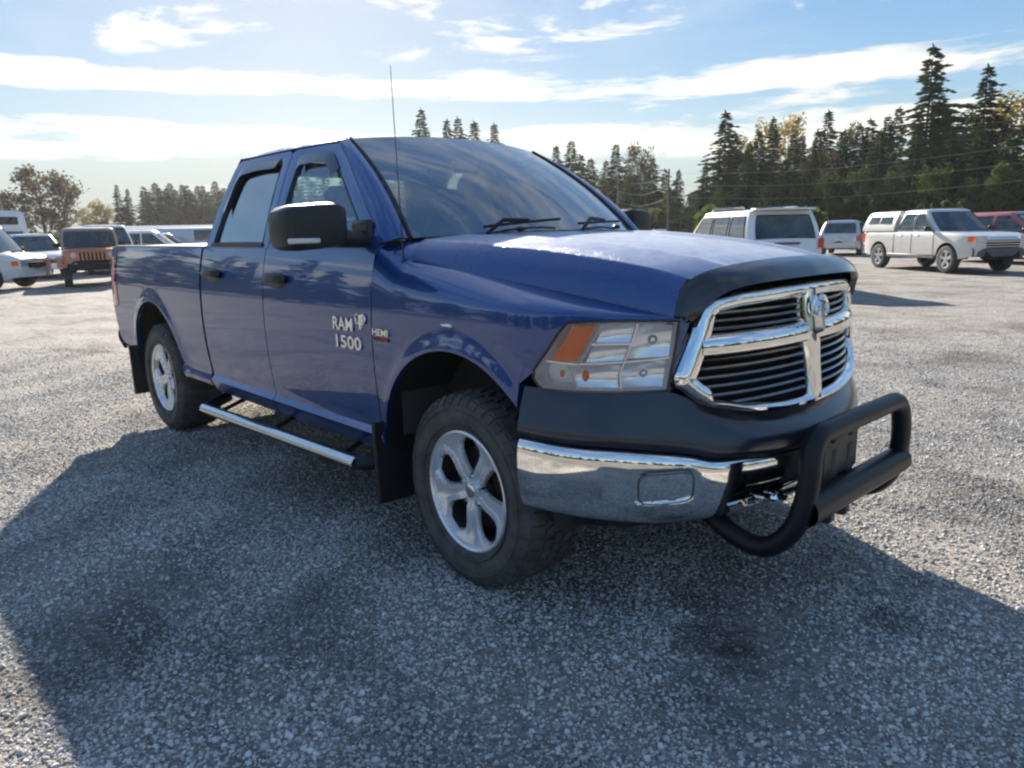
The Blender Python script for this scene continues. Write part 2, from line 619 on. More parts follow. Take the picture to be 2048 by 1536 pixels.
def gravel_material(name, near):
    m = bpy.data.materials.new(name)
    m.use_nodes = True
    t = NT(m.node_tree)
    o = t.n('ShaderNodeOutputMaterial')
    b = t.n('ShaderNodeBsdfPrincipled')
    t.l(b.outputs[0], o.inputs[0])
    b.inputs['Roughness'].default_value = 0.9
    b.inputs['Specular IOR Level'].default_value = 0.25
    g = t.n('ShaderNodeTexCoord')
    P = g.outputs['Object']
    if near:      # loose stones: one colour per stone
        oi = t.n('ShaderNodeObjectInfo')
        c = t.ramp(oi.outputs['Random'], [(0.0, (.19, .187, .18)), (.2, (.34, .33, .312)), (.45, (.475, .455, .425)), (.7, (.56, .535, .495)), (.88, (.62, .595, .56)), (1.0, (.73, .71, .67))])
        nz = t.n('ShaderNodeTexNoise', i={'Scale': 1.2, 'Detail': 5.0})
        t.l(g.outputs['Object'], nz.inputs['Vector'])
        ge = t.n('ShaderNodeNewGeometry')      # damp, oily patches and dusty fines on the lot
        t.l(stains(t, ge.outputs['Position'], c), b.inputs['Base Color'])
        b.inputs['Roughness'].default_value = 0.75
        return m
    v1 = t.n('ShaderNodeTexVoronoi', i={'Scale': 62.0})
    t.l(P, v1.inputs['Vector'])
    v2 = t.n('ShaderNodeTexVoronoi', i={'Scale': 31.0})
    t.l(P, v2.inputs['Vector'])
    s1 = t.n('ShaderNodeSeparateColor')
    t.l(v1.outputs['Color'], s1.inputs[0])
    s2 = t.n('ShaderNodeSeparateColor')
    t.l(v2.outputs['Color'], s2.inputs[0])
    stones = t.ramp(s1.outputs[0], [(0.0, (.14, .135, .127)), (.3, (.25, .238, .222)), (.6, (.34, .318, .29)), (.85, (.41, .385, .35)), (1.0, (.54, .51, .47))])
    stones2 = t.ramp(s2.outputs[1], [(0.0, (.18, .172, .162)), (.5, (.30, .283, .26)), (1.0, (.44, .415, .38))])
    base = t.mix(.45, stones, stones2)
    # broad patches: fines and damp spots, wheel ruts
    n1 = t.n('ShaderNodeTexNoise', i={'Scale': .55, 'Detail': 7.0, 'Roughness': .62, 'Distortion': .5})
    t.l(P, n1.inputs['Vector'])
    fines = t.ramp(n1.outputs[0], [(.45, 0.0), (.72, .55)])
    base = t.mix(fines, base, (.26, .245, .225))
    mp_ = t.n('ShaderNodeMapping')
    mp_.inputs['Rotation'].default_value = (0, 0, R(20))
    mp_.inputs['Scale'].default_value = (.18, 1.1, 1)
    t.l(P, mp_.inputs['Vector'])
    n2 = t.n('ShaderNodeTexNoise', i={'Scale': 1.7, 'Detail': 6.0, 'Roughness': .65})
    t.l(mp_.outputs[0], n2.inputs['Vector'])
    damp = t.ramp(n2.outputs[0], [(.36, .55), (.47, 0.0)])
    base = t.mix(damp, base, (.11, .108, .105))
    t.l(stains(t, P, base), b.inputs['Base Color'])
    n3 = t.n('ShaderNodeTexNoise', i={'Scale': 3.0, 'Detail': 9.0, 'Roughness': .7})
    t.l(P, n3.inputs['Vector'])
    hgt = t.math('ADD', t.math('MULTIPLY', v1.outputs['Distance'], -.9), t.math('MULTIPLY', v2.outputs['Distance'], -1.0))
    bp = t.n('ShaderNodeBump', i={'Strength': 0.9, 'Distance': 0.014})
    t.l(hgt, bp.inputs['Height'])
    bp2 = t.n('ShaderNodeBump', i={'Strength': 0.8, 'Distance': 0.12})
    t.l(n3.outputs[0], bp2.inputs['Height'])
    t.l(bp.outputs[0], bp2.inputs['Normal'])
    t.l(bp2.outputs[0], b.inputs['Normal'])
    return m


random.seed(11)
rng = np.random.default_rng(11)
M['gravel'] = gravel_material('gravel', False)
M['stone'] = gravel_material('gravel_stone', True)
mb = MB()


def ground_z(x, y):
    d = math.hypot(x + 1.5, y)
    if d > 160:
        return 0.0
    k = max(0.0, min(1.0, (d - 4.5) / 4.0)) * max(0, min(1, (160 - d) / 60))
    return k * .045 * (noise.noise(Vector((x * .35, y * .35, 0))) + .6 * noise.noise(Vector((x * .9, y * .9, 5))))


gx_ = sorted(set([round(v, 3) for v in list(np.linspace(-40, 14, 190)) + [-2500, -900, -300, -150, -100, -70, -50, 25, 50, 100, 300, 2500]]))
gy_ = sorted(set([round(v, 3) for v in list(np.linspace(-14, 40, 190)) + [-2500, -300, -100, -50, -25, 50, 70, 100, 150, 300, 900, 2500]]))
mb.grid([[(x, y, ground_z(x, y) if -40 <= x <= 14 and -14 <= y <= 40 else 0) for y in gy_] for x in gx_])
tag(mb.build('ground', M['gravel'], None, 180), kind='structure')

# loose stones lying on the lot near the truck
N = 2300000
cx0, cy0 = 2.284, -2.796
th = rng.uniform(R(55), R(220), N)
rd = np.sqrt(rng.uniform(0.0, 13.0 ** 2, N))
_x, _y = cx0 + rd * np.cos(th), cy0 + rd * np.sin(th)
sparse = .70 + .30 * np.sin(_x * 2.1 + 1.3 * np.sin(_y * 1.7)) * np.sin(_y * 2.6 + 1.1 * np.sin(_x * 1.3 + 2)) + .22 * np.sin(_x * 6.1 + _y * 4.3)
keep = rng.uniform(0, 1, N) < sparse * np.clip(np.where(rd < 4.2, 1.0, (np.clip(13.2 - rd, 0, 9) / 9.0) ** 1.6) * np.clip(np.minimum(th - R(55), R(220) - th) / R(30), 0, 1), .0, 1)
th, rd = th[keep], rd[keep]
px, py = cx0 + rd * np.cos(th), cy0 + rd * np.sin(th)
n = len(px)
scl = np.clip(rng.lognormal(math.log(.0042), .38, n), .0023, .0115)
gz = np.array([ground_z(a, b) for a, b in zip(px, py)])
pts = np.stack([px, py, gz + scl * rng.uniform(-.15, .35, n)], 1)
pm = bpy.data.meshes.new('gravel_stones')
pm.vertices.add(n)
pm.vertices.foreach_set('co', pts.astype(np.float32).ravel())
a = pm.attributes.new('scl', 'FLOAT_VECTOR', 'POINT')
sv = np.stack([scl * rng.uniform(.8, 1.35, n), scl * rng.uniform(.7, 1.1, n), scl * rng.uniform(.55, .95, n)], 1)
a.data.foreach_set('vector', sv.astype(np.float32).ravel())
a = pm.attributes.new('rot', 'FLOAT_VECTOR', 'POINT')
rv = np.stack([rng.normal(0, .35, n), rng.normal(0, .35, n), rng.uniform(0, 6.283, n)], 1)
a.data.foreach_set('vector', rv.astype(np.float32).ravel())
a = pm.attributes.new('pick', 'INT', 'POINT')
a.data.foreach_set('value', rng.integers(0, 5, n).astype(np.int32))
pm.update()
po = bpy.data.objects.new('gravel_stones', pm)
col.objects.link(po)
tag(po, 'loose grey crushed stones covering the lot around the blue pickup', 'gravel', kind='stuff')
ng = bpy.data.node_groups.new('scatter_stones', 'GeometryNodeTree')
ng.interface.new_socket('Geometry', in_out='INPUT', socket_type='NodeSocketGeometry')
ng.interface.new_socket('Geometry', in_out='OUTPUT', socket_type='NodeSocketGeometry')
gi = ng.nodes.new('NodeGroupInput')
go = ng.nodes.new('NodeGroupOutput')
iop = ng.nodes.new('GeometryNodeInstanceOnPoints')
iop.inputs['Pick Instance'].default_value = True


def attr(nm, typ):
    nd = ng.nodes.new('GeometryNodeInputNamedAttribute')
    nd.data_type = typ
    nd.inputs['Name'].default_value = nm
    return nd.outputs['Attribute']


ng.links.new(gi.outputs[0], iop.inputs['Points'])
ng.links.new(attr('scl', 'FLOAT_VECTOR'), iop.inputs['Scale'])
ng.links.new(attr('pick', 'INT'), iop.inputs['Instance Index'])
e2r = ng.nodes.new('FunctionNodeEulerToRotation')
ng.links.new(attr('rot', 'FLOAT_VECTOR'), e2r.inputs[0])
ng.links.new(e2r.outputs[0], iop.inputs['Rotation'])
g2i = ng.nodes.new('GeometryNodeGeometryToInstance')
for k in range(5):
    ico = ng.nodes.new('GeometryNodeMeshIcoSphere')
    ico.inputs['Radius'].default_value = 1.0
    ico.inputs['Subdivisions'].default_value = 2
    sp = ng.nodes.new('GeometryNodeSetPosition')
    nz = ng.nodes.new('ShaderNodeTexNoise')
    nz.noise_dimensions = '4D'
    nz.inputs['W'].default_value = 3.7 * k
    nz.inputs['Scale'].default_value = 1.1
    nz.inputs['Detail'].default_value = 1.0
    sub = ng.nodes.new('ShaderNodeVectorMath')
    sub.operation = 'SUBTRACT'
    sub.inputs[1].default_value = (.5, .5, .5)
    mul = ng.nodes.new('ShaderNodeVectorMath')
    mul.operation = 'SCALE'
    mul.inputs['Scale'].default_value = 1.5
    ng.links.new(nz.outputs['Color'], sub.inputs[0])
    ng.links.new(sub.outputs[0], mul.inputs[0])
    ng.links.new(ico.outputs['Mesh'], sp.inputs['Geometry'])
    ng.links.new(mul.outputs[0], sp.inputs['Offset'])
    sm = ng.nodes.new('GeometryNodeSetMaterial')
    sm.inputs['Material'].default_value = M['stone']
    ng.links.new(sp.outputs[0], sm.inputs['Geometry'])
    ng.links.new(sm.outputs[0], g2i.inputs[0])
ng.links.new(g2i.outputs[0], iop.inputs['Instance'])
ng.links.new(iop.outputs[0], go.inputs[0])
md = po.modifiers.new('scatter', 'NODES')
md.node_group = ng


# ================================================================== trees
def leaf_material(name, c1, c2, trans=.35):
    m = bpy.data.materials.new(name)
    m.use_nodes = True
    t = NT(m.node_tree)
    o = t.n('ShaderNodeOutputMaterial')
    oi = t.n('ShaderNodeObjectInfo')
    g = t.n('ShaderNodeTexCoord')
    nz = t.n('ShaderNodeTexNoise', i={'Scale': .9, 'Detail': 5.0, 'Roughness': .7})
    t.l(g.outputs['Object'], nz.inputs['Vector'])
    f = t.math('ADD', t.math('MULTIPLY', oi.outputs['Random'], .45), t.math('MULTIPLY', t.ramp(nz.outputs[0], [(.3, 0.0), (.7, 1.0)]), .55))
    c = t.mix(f, c1, c2)
    d = t.n('ShaderNodeBsdfDiffuse')
    tr = t.n('ShaderNodeBsdfTranslucent')
    t.l(c, d.inputs[0])
    t.l(c, tr.inputs[0])
    mx = t.n('ShaderNodeMixShader', i={0: trans})
    t.l(d.outputs[0], mx.inputs[1])
    t.l(tr.outputs[0], mx.inputs[2])
    t.l(mx.outputs[0], o.inputs[0])
    return m


M['fir'] = leaf_material('fir_needles', (.022, .040, .026), (.055, .085, .040), .3)
M['green_leaf'] = leaf_material('green_leaves', (.032, .054, .023), (.085, .105, .036), .4)
M['gold_leaf'] = leaf_material('golden_autumn_leaves', (.16, .14, .035), (.34, .26, .06), .4)
M['brown_leaf'] = leaf_material('brown_autumn_leaves', (.07, .060, .040), (.15, .115, .06), .4)
M['bark'] = material('bark', (.10, .085, .07), .9, var=.4, var_scale=3)
RV = random.Random(5)


def quad(vs, fs, c, u, v, cut=False):
    o = len(vs)
    if cut:
        vs += [c - u * .15, c + v * .5 + u * .3, c + u, c - v * .5 + u * .35]
    else:
        vs += [c - u * .5 - v * .4, c + u * .1 - v * .5, c + u * .55 + v * .1, c - u * .1 + v * .5]
    fs.append((o, o + 1, o + 2, o + 3))


def fir_mesh(seed, h=18.0, rad=.17, levels=46, ragged=.3, base=.05):
    """a conifer: crown of drooping boughs in whorls, every bough a few sprays of needles"""
    r = random.Random(seed)
    vs, fs = [], []
    lop = r.uniform(0, 6.28)
    for i in range(levels):
        t = (i / (levels - 1)) ** .92
        z = h * lerp(base, .985, t)
        L = h * rad * ((1 - t) ** .95) * (1 + ragged * r.uniform(-.8, .6)) + .16
        if t < .12:
            L *= lerp(.7, 1, t / .12)
        nb = int(lerp(11, 5, t))
        a0 = r.uniform(0, 6.28)
        for b in range(nb):
            a = a0 + 6.283 * b / nb + r.uniform(-.3, .3)
            ll = L * r.uniform(.40, 1.3) * (1 + .32 * math.cos(a - lop) + .22 * math.sin(2 * a + z * .8))
            if r.random() < .13:
                continue
            d = Vector((math.cos(a), math.sin(a), 0))
            side = Vector((-d.y, d.x, 0))
            droop = r.uniform(.15, .42)
            k = max(3, int(ll / .42))
            for q in range(k):
                u = (q + .6) / k
                p = Vector((0, 0, z)) + d * (ll * u) + Vector((0, 0, ll * (.16 * u - droop * u * u)))
                w_ = (.42 + .5 * ll * (1 - u) * .50) * r.uniform(.7, 1.35)
                dd = (d + Vector((0, 0, .10 - droop * u)) + side * r.uniform(-.5, .5)).normalized()
                for sg in (-1, 1):
                    quad(vs, fs, p + Vector((0, 0, r.uniform(-.1, .1))), (dd + side * sg * .75).normalized() * w_ * 1.15,
                         (side * sg + Vector((0, 0, r.uniform(-.9, -.1)))) * w_ * .55, True)
                if r.random() < .5:
                    quad(vs, fs, p, dd * w_, Vector((0, 0, -1)) * w_ * .55, True)
    for k in range(5):
        quad(vs, fs, Vector((0, 0, h * (.955 + .009 * k))), Vector((r.uniform(-.25, .25), r.uniform(-.25, .25), .55)), Vector((r.uniform(-.2, .2), .2, 0)), True)
    return vs, fs


def leafy_mesh(seed, h=11.0, rx=3.4, dens=1.0, open_=.0, base=.2):
    """a broadleaf crown: limbs carry clumps, the clumps carry separate leaf sprays; uneven outline with gaps"""
    r = random.Random(seed)
    vs, fs = [], []
    limbs = []
    ncl = int(34 * dens)
    for k in range(ncl):
        t = r.random() ** .8
        z = h * lerp(base, .93, t)
        prof = math.sin(math.pi * min(1, .12 + .80 * t)) ** .75
        a = r.uniform(0, 6.283)
        rr = rx * prof * math.sqrt(r.uniform(.15, 1.0)) * r.uniform(.75, 1.12)
        c = Vector((rr * math.cos(a), rr * math.sin(a), z + r.uniform(-.5, .5)))
        limbs.append(c)
        sz = r.uniform(.7, 1.35) * rx / 3.0
        for q in range(int(58 * (1 - open_ * .5))):
            dv = Vector((r.gauss(0, 1), r.gauss(0, 1), r.gauss(0, .75)))
            if dv.length < 1e-3:
                continue
            p = c + dv.normalized() * sz * r.random() ** .45
            u = Vector((r.uniform(-1, 1), r.uniform(-1, 1), r.uniform(-.9, .6))).normalized()
            v = u.cross(Vector((r.uniform(-1, 1), r.uniform(-1, 1), r.uniform(-1, 1)))).normalized()
            s_ = r.uniform(.22, .46) * rx / 3.4
            quad(vs, fs, p, u * s_, v * s_ * .8)
    return vs, fs, limbs


def to_mesh(name, vs, fs, mat_):
    me = bpy.data.meshes.new(name)
    me.from_pydata([tuple(v) for v in vs], [], fs)
    me.materials.append(mat_)
    me.update()
    return me


def trunk_mesh(h, r0, limbs=(), top=.95, bend=.0, seed=0):
    r = random.Random(seed)
    mb = MB()
    bx, by = r.uniform(-bend, bend), r.uniform(-bend, bend)
    pth = [(bx * math.sin(t * 3), by * math.sin(t * 2.3), h * top * t - .1) for t in lin(0, 1, 9)]
    mb.tube(pth, [r0 * (1.25 if i == 0 else 1) * (1 - .88 * i / 8) for i in range(9)], 8)
    for c in limbs:
        zb = max(h * .12, c.z * r.uniform(.45, .75))
        k = zb / (h * top)
        p0 = Vector((bx * math.sin(k * 3), by * math.sin(k * 2.3), zb))
        m = p0.lerp(c, .5) + Vector((0, 0, -.15 * (c - p0).length * .4))
        mb.tube([p0, m, c], [r0 * .34, r0 * .20, r0 * .05], 5, cap=False)
    return mb.mesh('trunk', M['bark'])


FIRS, LEAFY = [], []
for k, (rad, rag, lv) in enumerate(((.27, .75, 46), (.21, .8, 46), (.29, .65, 44), (.17, .9, 44))):
    vs, fs = fir_mesh(40 + k, 18.0, rad, lv, rag)
    FIRS.append((to_mesh('fir_crown', vs, fs, M['fir']), trunk_mesh(18.0, .26, seed=k), 18.0))
for k, (rx, dn, op, base, mt) in enumerate(((3.3, 1.5, .0, .10, 'green_leaf'), (2.7, 1.7, .1, .14, 'gold_leaf'), (3.9, 1.7, .0, .06, 'green_leaf'),
                                            (3.2, 1.25, .3, .2, 'brown_leaf'), (2.3, 1.1, .1, .10, 'green_leaf'), (2.4, 1.5, .1, .12, 'gold_leaf'))):
    vs, fs, lb = leafy_mesh(70 + k, 11.0, rx, dn, op, base)
    LEAFY.append((to_mesh('leaf_crown', vs, fs, M[mt]), trunk_mesh(11.0, .22, lb[::2], .8, .25, k), 11.0))
COUNT = {'trees': 0}


def tree(loc, h, proto, label, cat='tree', group=None, wid=1.0, name='tree', mat_=None):
    cm, tm, h0 = proto
    t = thing(name, label, cat, loc, RV.uniform(0, 6.283), group)
    k = h / h0
    t.scale = (k * wid, k * wid, k)
    for nm, me in (('crown', cm), ('trunk', tm)):
        o = bpy.data.objects.new(nm, me)
        col.objects.link(o)
        o.parent = t
    COUNT['trees'] += 1
    return t


def at_px(u, v, dist):
    """where the line of sight through a pixel of the photograph is at a given ground distance"""
    d = _rt2 * ((u - 1024) / 1480) + _up2 * ((768 - v) / 1480) + _f
    k = dist / math.hypot(d.x, d.y)
    return Vector((2.284, -2.796, 1.481)) + d * k


def tree_px(u, vtop, dist, proto, label, name='tree', **kw):
    p = at_px(u, vtop, dist)
    return tree((p.x, p.y, 0), p.z, proto, label, name=name, **kw)


FG = 'firs in the wood behind the parked cars'
DG = 'broadleaf trees in the wood behind the parked cars'
BG = 'low green trees along the edge of the wood'
# the wood on the right: tall firs and autumn trees
for (u, v, d, k, wid, lab) in (
        (1868, 92, 60, 0, 1.2, 'tallest dark fir of the wood, with ragged spire top'),
        (1978, 132, 64, 0, 1.2, 'tall fir just right of the tallest spire'),
        (1452, 224, 62, 0, 1.4, 'broad dark fir at the left end of the wood'),
        (1658, 222, 74, 1, 1.1, 'pointed fir in the middle of the wood'),
        (1548, 236, 76, 3, 1.1, 'slim fir among the golden trees'),
        (1722, 250, 70, 2, .9, 'wide fir right of the pointed middle fir'),
        (1800, 215, 72, 2, .9, 'fir standing close to the left of the tallest spire'),
        (1922, 235, 66, 2, .9, 'dark fir filling the gap between the two tall spires'),
        (2075, 210, 66, 2, 1.0, 'fir cut by the right edge of the picture'),
        (1605, 270, 72, 2, .9, 'low wide fir between the slim and the pointed fir'),
        (1500, 285, 70, 2, 1.0, 'short wide fir beside the broad left-end fir')):
    tree_px(u, v, d, FIRS[k], lab, 'fir_tree', group=FG, wid=wid)
for (u, v, d, k, wid, lab) in (
        (1532, 232, 78, 5, .85, 'golden tree with a rounded top left of the slim fir'),
        (1580, 226, 80, 1, .80, 'tall golden tree rising right of the slim fir'),
        (1706, 238, 80, 4, .8, 'olive tree behind the wide fir in the wood'),
        (1755, 262, 76, 1, .8, 'yellowing tree left of the tallest spire'),
        (1975, 205, 68, 5, .75, 'golden tree in front of the second tall fir'),
        (2032, 180, 66, 1, .95, 'golden tree at the right edge of the picture'),
        (1490, 262, 74, 5, .7, 'yellow-green tree showing beside the broad left-end fir'),
        (1640, 290, 66, 3, .8, 'brownish thin tree in front of the pointed fir')):
    tree_px(u, v, d, LEAFY[k], lab, 'autumn_tree', group=DG, wid=wid)
for (u, v, d, k, wid, lab) in (
        (1470, 268, 66, 2, 1.1, 'wide fir behind, filling the gap right of the broad left-end fir'),
        (1518, 262, 68, 0, 1.2, 'fir behind, just left of the slim fir'),
        (1588, 268, 68, 2, 1.0, 'fir behind, just right of the slim fir'),
        (1636, 262, 70, 0, 1.2, 'fir behind, just left of the pointed middle fir'),
        (1688, 262, 70, 2, 1.0, 'fir behind, just right of the pointed middle fir'),
        (1742, 238, 70, 0, 1.2, 'fir behind, halfway between the pointed fir and the tallest spire'),
        (1778, 232, 68, 2, 1.0, 'wide fir behind, left of the tallest spire'),
        (1895, 225, 68, 0, 1.3, 'fir behind, tight against the right side of the tallest spire'),
        (1945, 222, 70, 2, 1.0, 'fir behind, tight against the left side of the second tall fir'),
        (1412, 330, 59, 1, 1.3, 'low narrow fir at the very left end of the wood'),
        (1496, 300, 57, 2, 1.1, 'short broad dark fir in front of the left end of the wood'),
        (1572, 318, 56, 0, 1.2, 'low dark fir in front of the golden trees, above the white SUV'),
        (1628, 296, 58, 2, 1.0, 'dark fir in front, left of the pointed middle fir'),
        (1690, 300, 56, 0, 1.25, 'dark low fir in front, right below the pointed middle fir'),
        (1762, 262, 58, 2, 1.0, 'dark fir in front, above the canopy of the white pickup'),
        (1835, 250, 55, 2, 1.05, 'broad dark fir at the foot of the tallest spire, left side'),
        (1905, 262, 54, 0, 1.3, 'dark fir at the foot of the tallest spire, right side'),
        (1962, 250, 55, 2, 1.05, 'broad dark fir below the golden trees at right'),
        (2030, 262, 53, 0, 1.3, 'dark low fir below the golden tree at the right edge')):
    tree_px(u, v, d, FIRS[k], lab, 'fir_tree', group='lower firs along the front of the wood', wid=wid)
for (u, v, d, k, wid, lab) in (
        (1440, 372, 55, 4, 1.0, 'small green tree low at the left end of the wood'),
        (1540, 365, 54, 0, .9, 'green bushy tree rising above the roof of the white SUV'),
        (1606, 352, 53, 4, 1.1, 'green tree above the right roof edge of the white SUV'),
        (1660, 345, 54, 2, .75, 'light green tree above the small silver hatchback'),
        (1722, 330, 53, 4, 1.2, 'narrow green tree above the tail of the canopied pickup'),
        (1790, 345, 52, 0, .8, 'low green tree above the cab of the canopied pickup'),
        (1868, 330, 51, 2, .8, 'green tree above the hood of the canopied pickup'),
        (1942, 350, 50, 4, 1.0, 'low green tree above the windshield of the red car'),
        (2012, 325, 50, 0, .9, 'green tree above the hood of the red car')):
    tree_px(u, v, d, LEAFY[k], lab, 'broadleaf_tree', group=BG, wid=wid)
# the smaller stand seen past the windshield
for (u, v, d, k, wid, lab) in (
        (1142, 282, 84, 2, 1.15, 'dark fir rising just beyond the windshield edge'),
        (1112, 292, 88, 1, 1.2, 'thin fir top half hidden by the cab roof edge'),
        (1232, 288, 84, 2, 1.05, 'dark pointed fir in the middle of the small stand'),
        (1306, 316, 80, 2, 1.15, 'rounded dark fir right of the pale tree in the small stand'),
        (1358, 340, 76, 1, 1.2, 'small narrow fir at the right end of the small stand'),
        (1162, 312, 92, 0, 1.3, 'fir behind, close to the right of the fir at the windshield edge'),
        (1212, 322, 92, 2, 1.2, 'fir behind, left beside the dark pointed fir of the small stand'),
        (1256, 318, 92, 0, 1.3, 'fir behind, right beside the dark pointed fir of the small stand'),
        (1286, 330, 90, 2, 1.1, 'fir behind the pale tree of the small stand'),
        (1330, 338, 88, 0, 1.3, 'fir behind, between the rounded and the small narrow fir'),
        (1182, 318, 90, 2, 1.3, 'low fir between the two darkest firs of the small stand')):
    tree_px(u, v, d, FIRS[k], lab, 'fir_tree', group='firs of the small stand past the windshield', wid=wid)
for (u, v, d, k, wid, lab) in (
        (1280, 280, 90, 3, .62, 'pale thinly leaved tree in the small stand past the windshield'),
        (1200, 345, 80, 4, .9, 'low green tree at the foot of the small stand'),
        (1262, 352, 80, 0, .7, 'green tree at the foot of the pale tree'),
        (1335, 372, 76, 5, .6, 'small yellowish tree near the right end of the small stand'),
        (1385, 385, 78, 2, .6, 'low dark bushy tree between the small stand and the wood')):
    tree_px(u, v, d, LEAFY[k], lab, 'broadleaf_tree', group='leafy trees of the small stand', wid=wid)
# fir tops seen over the cab roof
for (u, v, d, k, wid, lab) in (
        (842, 218, 92, 2, .95, 'leftmost fir top showing over the cab roof'),
        (893, 240, 94, 2, .95, 'blunt double fir top over the cab roof, left of centre'),
        (915, 236, 97, 2, .9, 'fir top directly right of the blunt one over the roof'),
        (948, 244, 97, 1, 1.2, 'thin pale fir top over the cab roof'),
        (988, 248, 95, 1, 1.0, 'lone narrow fir top farthest along the roof line')):
    tree_px(u, v, d, FIRS[k], lab, 'fir_tree', group='fir tops over the cab roof', wid=wid)
# far left
for (u, v, d, k, wid, lab) in (
        (72, 326, 96, 3, 1.15, 'big brown broadleaf tree behind the orange off-roader'),
        (115, 340, 98, 3, 1.0, 'brown tree adjoining the big one on the left'),
        (22, 378, 96, 3, 1.2, 'lower brown tree at the left edge of the picture')):
    tree_px(u, v, d, LEAFY[k], lab, 'autumn_tree', group='brown trees on the left', wid=wid)
for (u, v, d, k, wid, lab) in (
        (188, 396, 110, 5, 1.1, 'small golden tree left of the slim firs'),
        (205, 405, 108, 1, 1.2, 'yellow bushy tree next to the slim firs'),
        (160, 412, 104, 5, 1.2, 'low yellow tree between brown tree and golden tree')):
    tree_px(u, v, d, LEAFY[k], lab, 'autumn_tree', group='golden trees on the left', wid=wid)
tree_px(232, 370, 118, FIRS[3], 'slim fir at the left end of the far fir row', 'fir_tree', wid=1.2)
tree_px(254, 378, 120, FIRS[1], 'second slim fir, beside the end of the far fir row', 'fir_tree', wid=1.1)
for i, u in enumerate(range(284, 500, 11)):
    v = 372 + 8 * math.sin(i * 2.3) + RV.uniform(-5, 7)
    tree_px(u + RV.uniform(-3, 3), v, 138 + RV.uniform(-6, 8), FIRS[i % 4 if i % 4 != 1 else 2], 'dark fir standing in the far close row beyond the left end of the lot', 'fir_tree',
            group='far row of firs on the left', wid=RV.uniform(1.2, 1.7))
# rank undergrowth at the foot of the wood
vs, fs = [], []
r_ = random.Random(3)


def scrub(u0, u1, dist, h, nq):
    for k in range(nq):
        p = at_px(r_.uniform(u0, u1), 500, dist + r_.uniform(-3, 4))
        z = h * r_.random() ** .8 * (0.7 + .5 * noise.noise(Vector((p.x * .3, p.y * .3, 0))))
        c = Vector((p.x, p.y, z))
        u = Vector((r_.uniform(-1, 1), r_.uniform(-1, 1), r_.uniform(-.4, 1))).normalized() * r_.uniform(.3, .7)
        v = u.cross(Vector((r_.uniform(-1, 1), r_.uniform(-1, 1), r_.uniform(-1, 1)))).normalized() * r_.uniform(.25, .5)
        quad(vs, fs, c, u, v)


scrub(1090, 1420, 74, 4.2, 5200)
scrub(1390, 2080, 51, 3.0, 8000)
scrub(0, 520, 112, 3.0, 3600)
scrub(520, 1100, 100, 3.0, 4200)
o = bpy.data.objects.new('undergrowth', to_mesh('undergrowth', vs, fs, M['green_leaf']))
col.objects.link(o)
tag(o, 'dark green undergrowth along the foot of the trees', 'undergrowth', kind='stuff')
# the wood on the camera's side of the lot, mirrored in the paint and chrome of the truck
vs, fs = [], []
for k in range(84):
    a = R(-172 + 262 * k / 83 + r_.uniform(-2, 2))
    if R(98) < a < R(200):
        continue
    dist = r_.uniform(46, 60)
    x, y = 2 + dist * math.cos(a), -3 + dist * math.sin(a)
    h = r_.uniform(6, 11.5)
    v_, f_ = fir_mesh(200 + k, h, .30, 24, .7)
    o_ = len(vs)
    vs += [v + Vector((x, y, 0)) for v in v_]
    fs += [tuple(i + o_ for i in f) for f in f_]
for k in range(26):      # the wood goes on behind the truck
    p = at_px(500 + 13.5 * k + r_.uniform(-5, 5), 480, r_.uniform(100, 116))
    v_, f_ = fir_mesh(300 + k, r_.uniform(7.5, 10.5), .30, 20, .7)
    o_ = len(vs)
    vs += [v + Vector((p.x, p.y, 0)) for v in v_]
    fs += [tuple(i + o_ for i in f) for f in f_]
o = bpy.data.objects.new('woodland', to_mesh('woodland', vs, fs, M['fir']))
col.objects.link(o)
tag(o, 'distant dark wood on the far side of the lot, mirrored in the truck', 'woodland', kind='stuff')


# ================================================================== the blue pickup truck
truck = thing('pickup_truck', 'big blue four-door pickup with chrome grille and black bull bar on the gravel',
              'pickup truck')
ARCH_R, ARCH_Z, FX, RX = 0.535, 0.475, -0.03, -3.66
S_PTS = [(0.44, .925), (0.50, .978), (0.540, 1.000), (0.552, .999), (0.580, .966), (0.64, .964), (0.75, .980), (0.92, .996), (1.05, 1.0),
         (1.14, .998), (1.22, .989), (1.31, .970), (1.38, .950), (1.42, .936)]


def plan(x, n=2.2, xc=.25, a=.72):
    if x <= xc:
        return 1.0
    return max(0.0, 1 - ((x - xc) / a) ** n) ** (1 / n)


def sstep(a, b, x):
    t = max(0.0, min(1.0, (x - a) / (b - a)))
    return t * t * t * (t * (6 * t - 15) + 10)


def S(x, z):
    """half width of the body side: one smooth barrel, a ledge at the sill, lips round the wheel openings"""
    d1 = z - 1.0
    y = 1.0 - .20 * d1 * d1 - (.25 * d1 ** 3 if d1 > 0 else 0)
    y += .032 * (1 - sstep(.546, .586, z)) - .30 * max(0, .545 - z)
    for cx in (FX, RX):
        d = math.hypot(x - cx, z - ARCH_Z) - ARCH_R
        if z > 0.40:
            y += 0.013 * math.exp(-(max(d, 0) / 0.05) ** 2) * (1 if z > ARCH_Z else max(0, 1 - (ARCH_Z - z) / .1))
    return y * plan(x)


def G(z):
    t = z - 1.405
    return .938 - .29 * t - .16 * t * t


def arch(x, cx, low):
    d = abs(x - cx)
    if d >= ARCH_R:
        return low
    return max(low, ARCH_Z + math.sqrt(ARCH_R ** 2 - d * d))


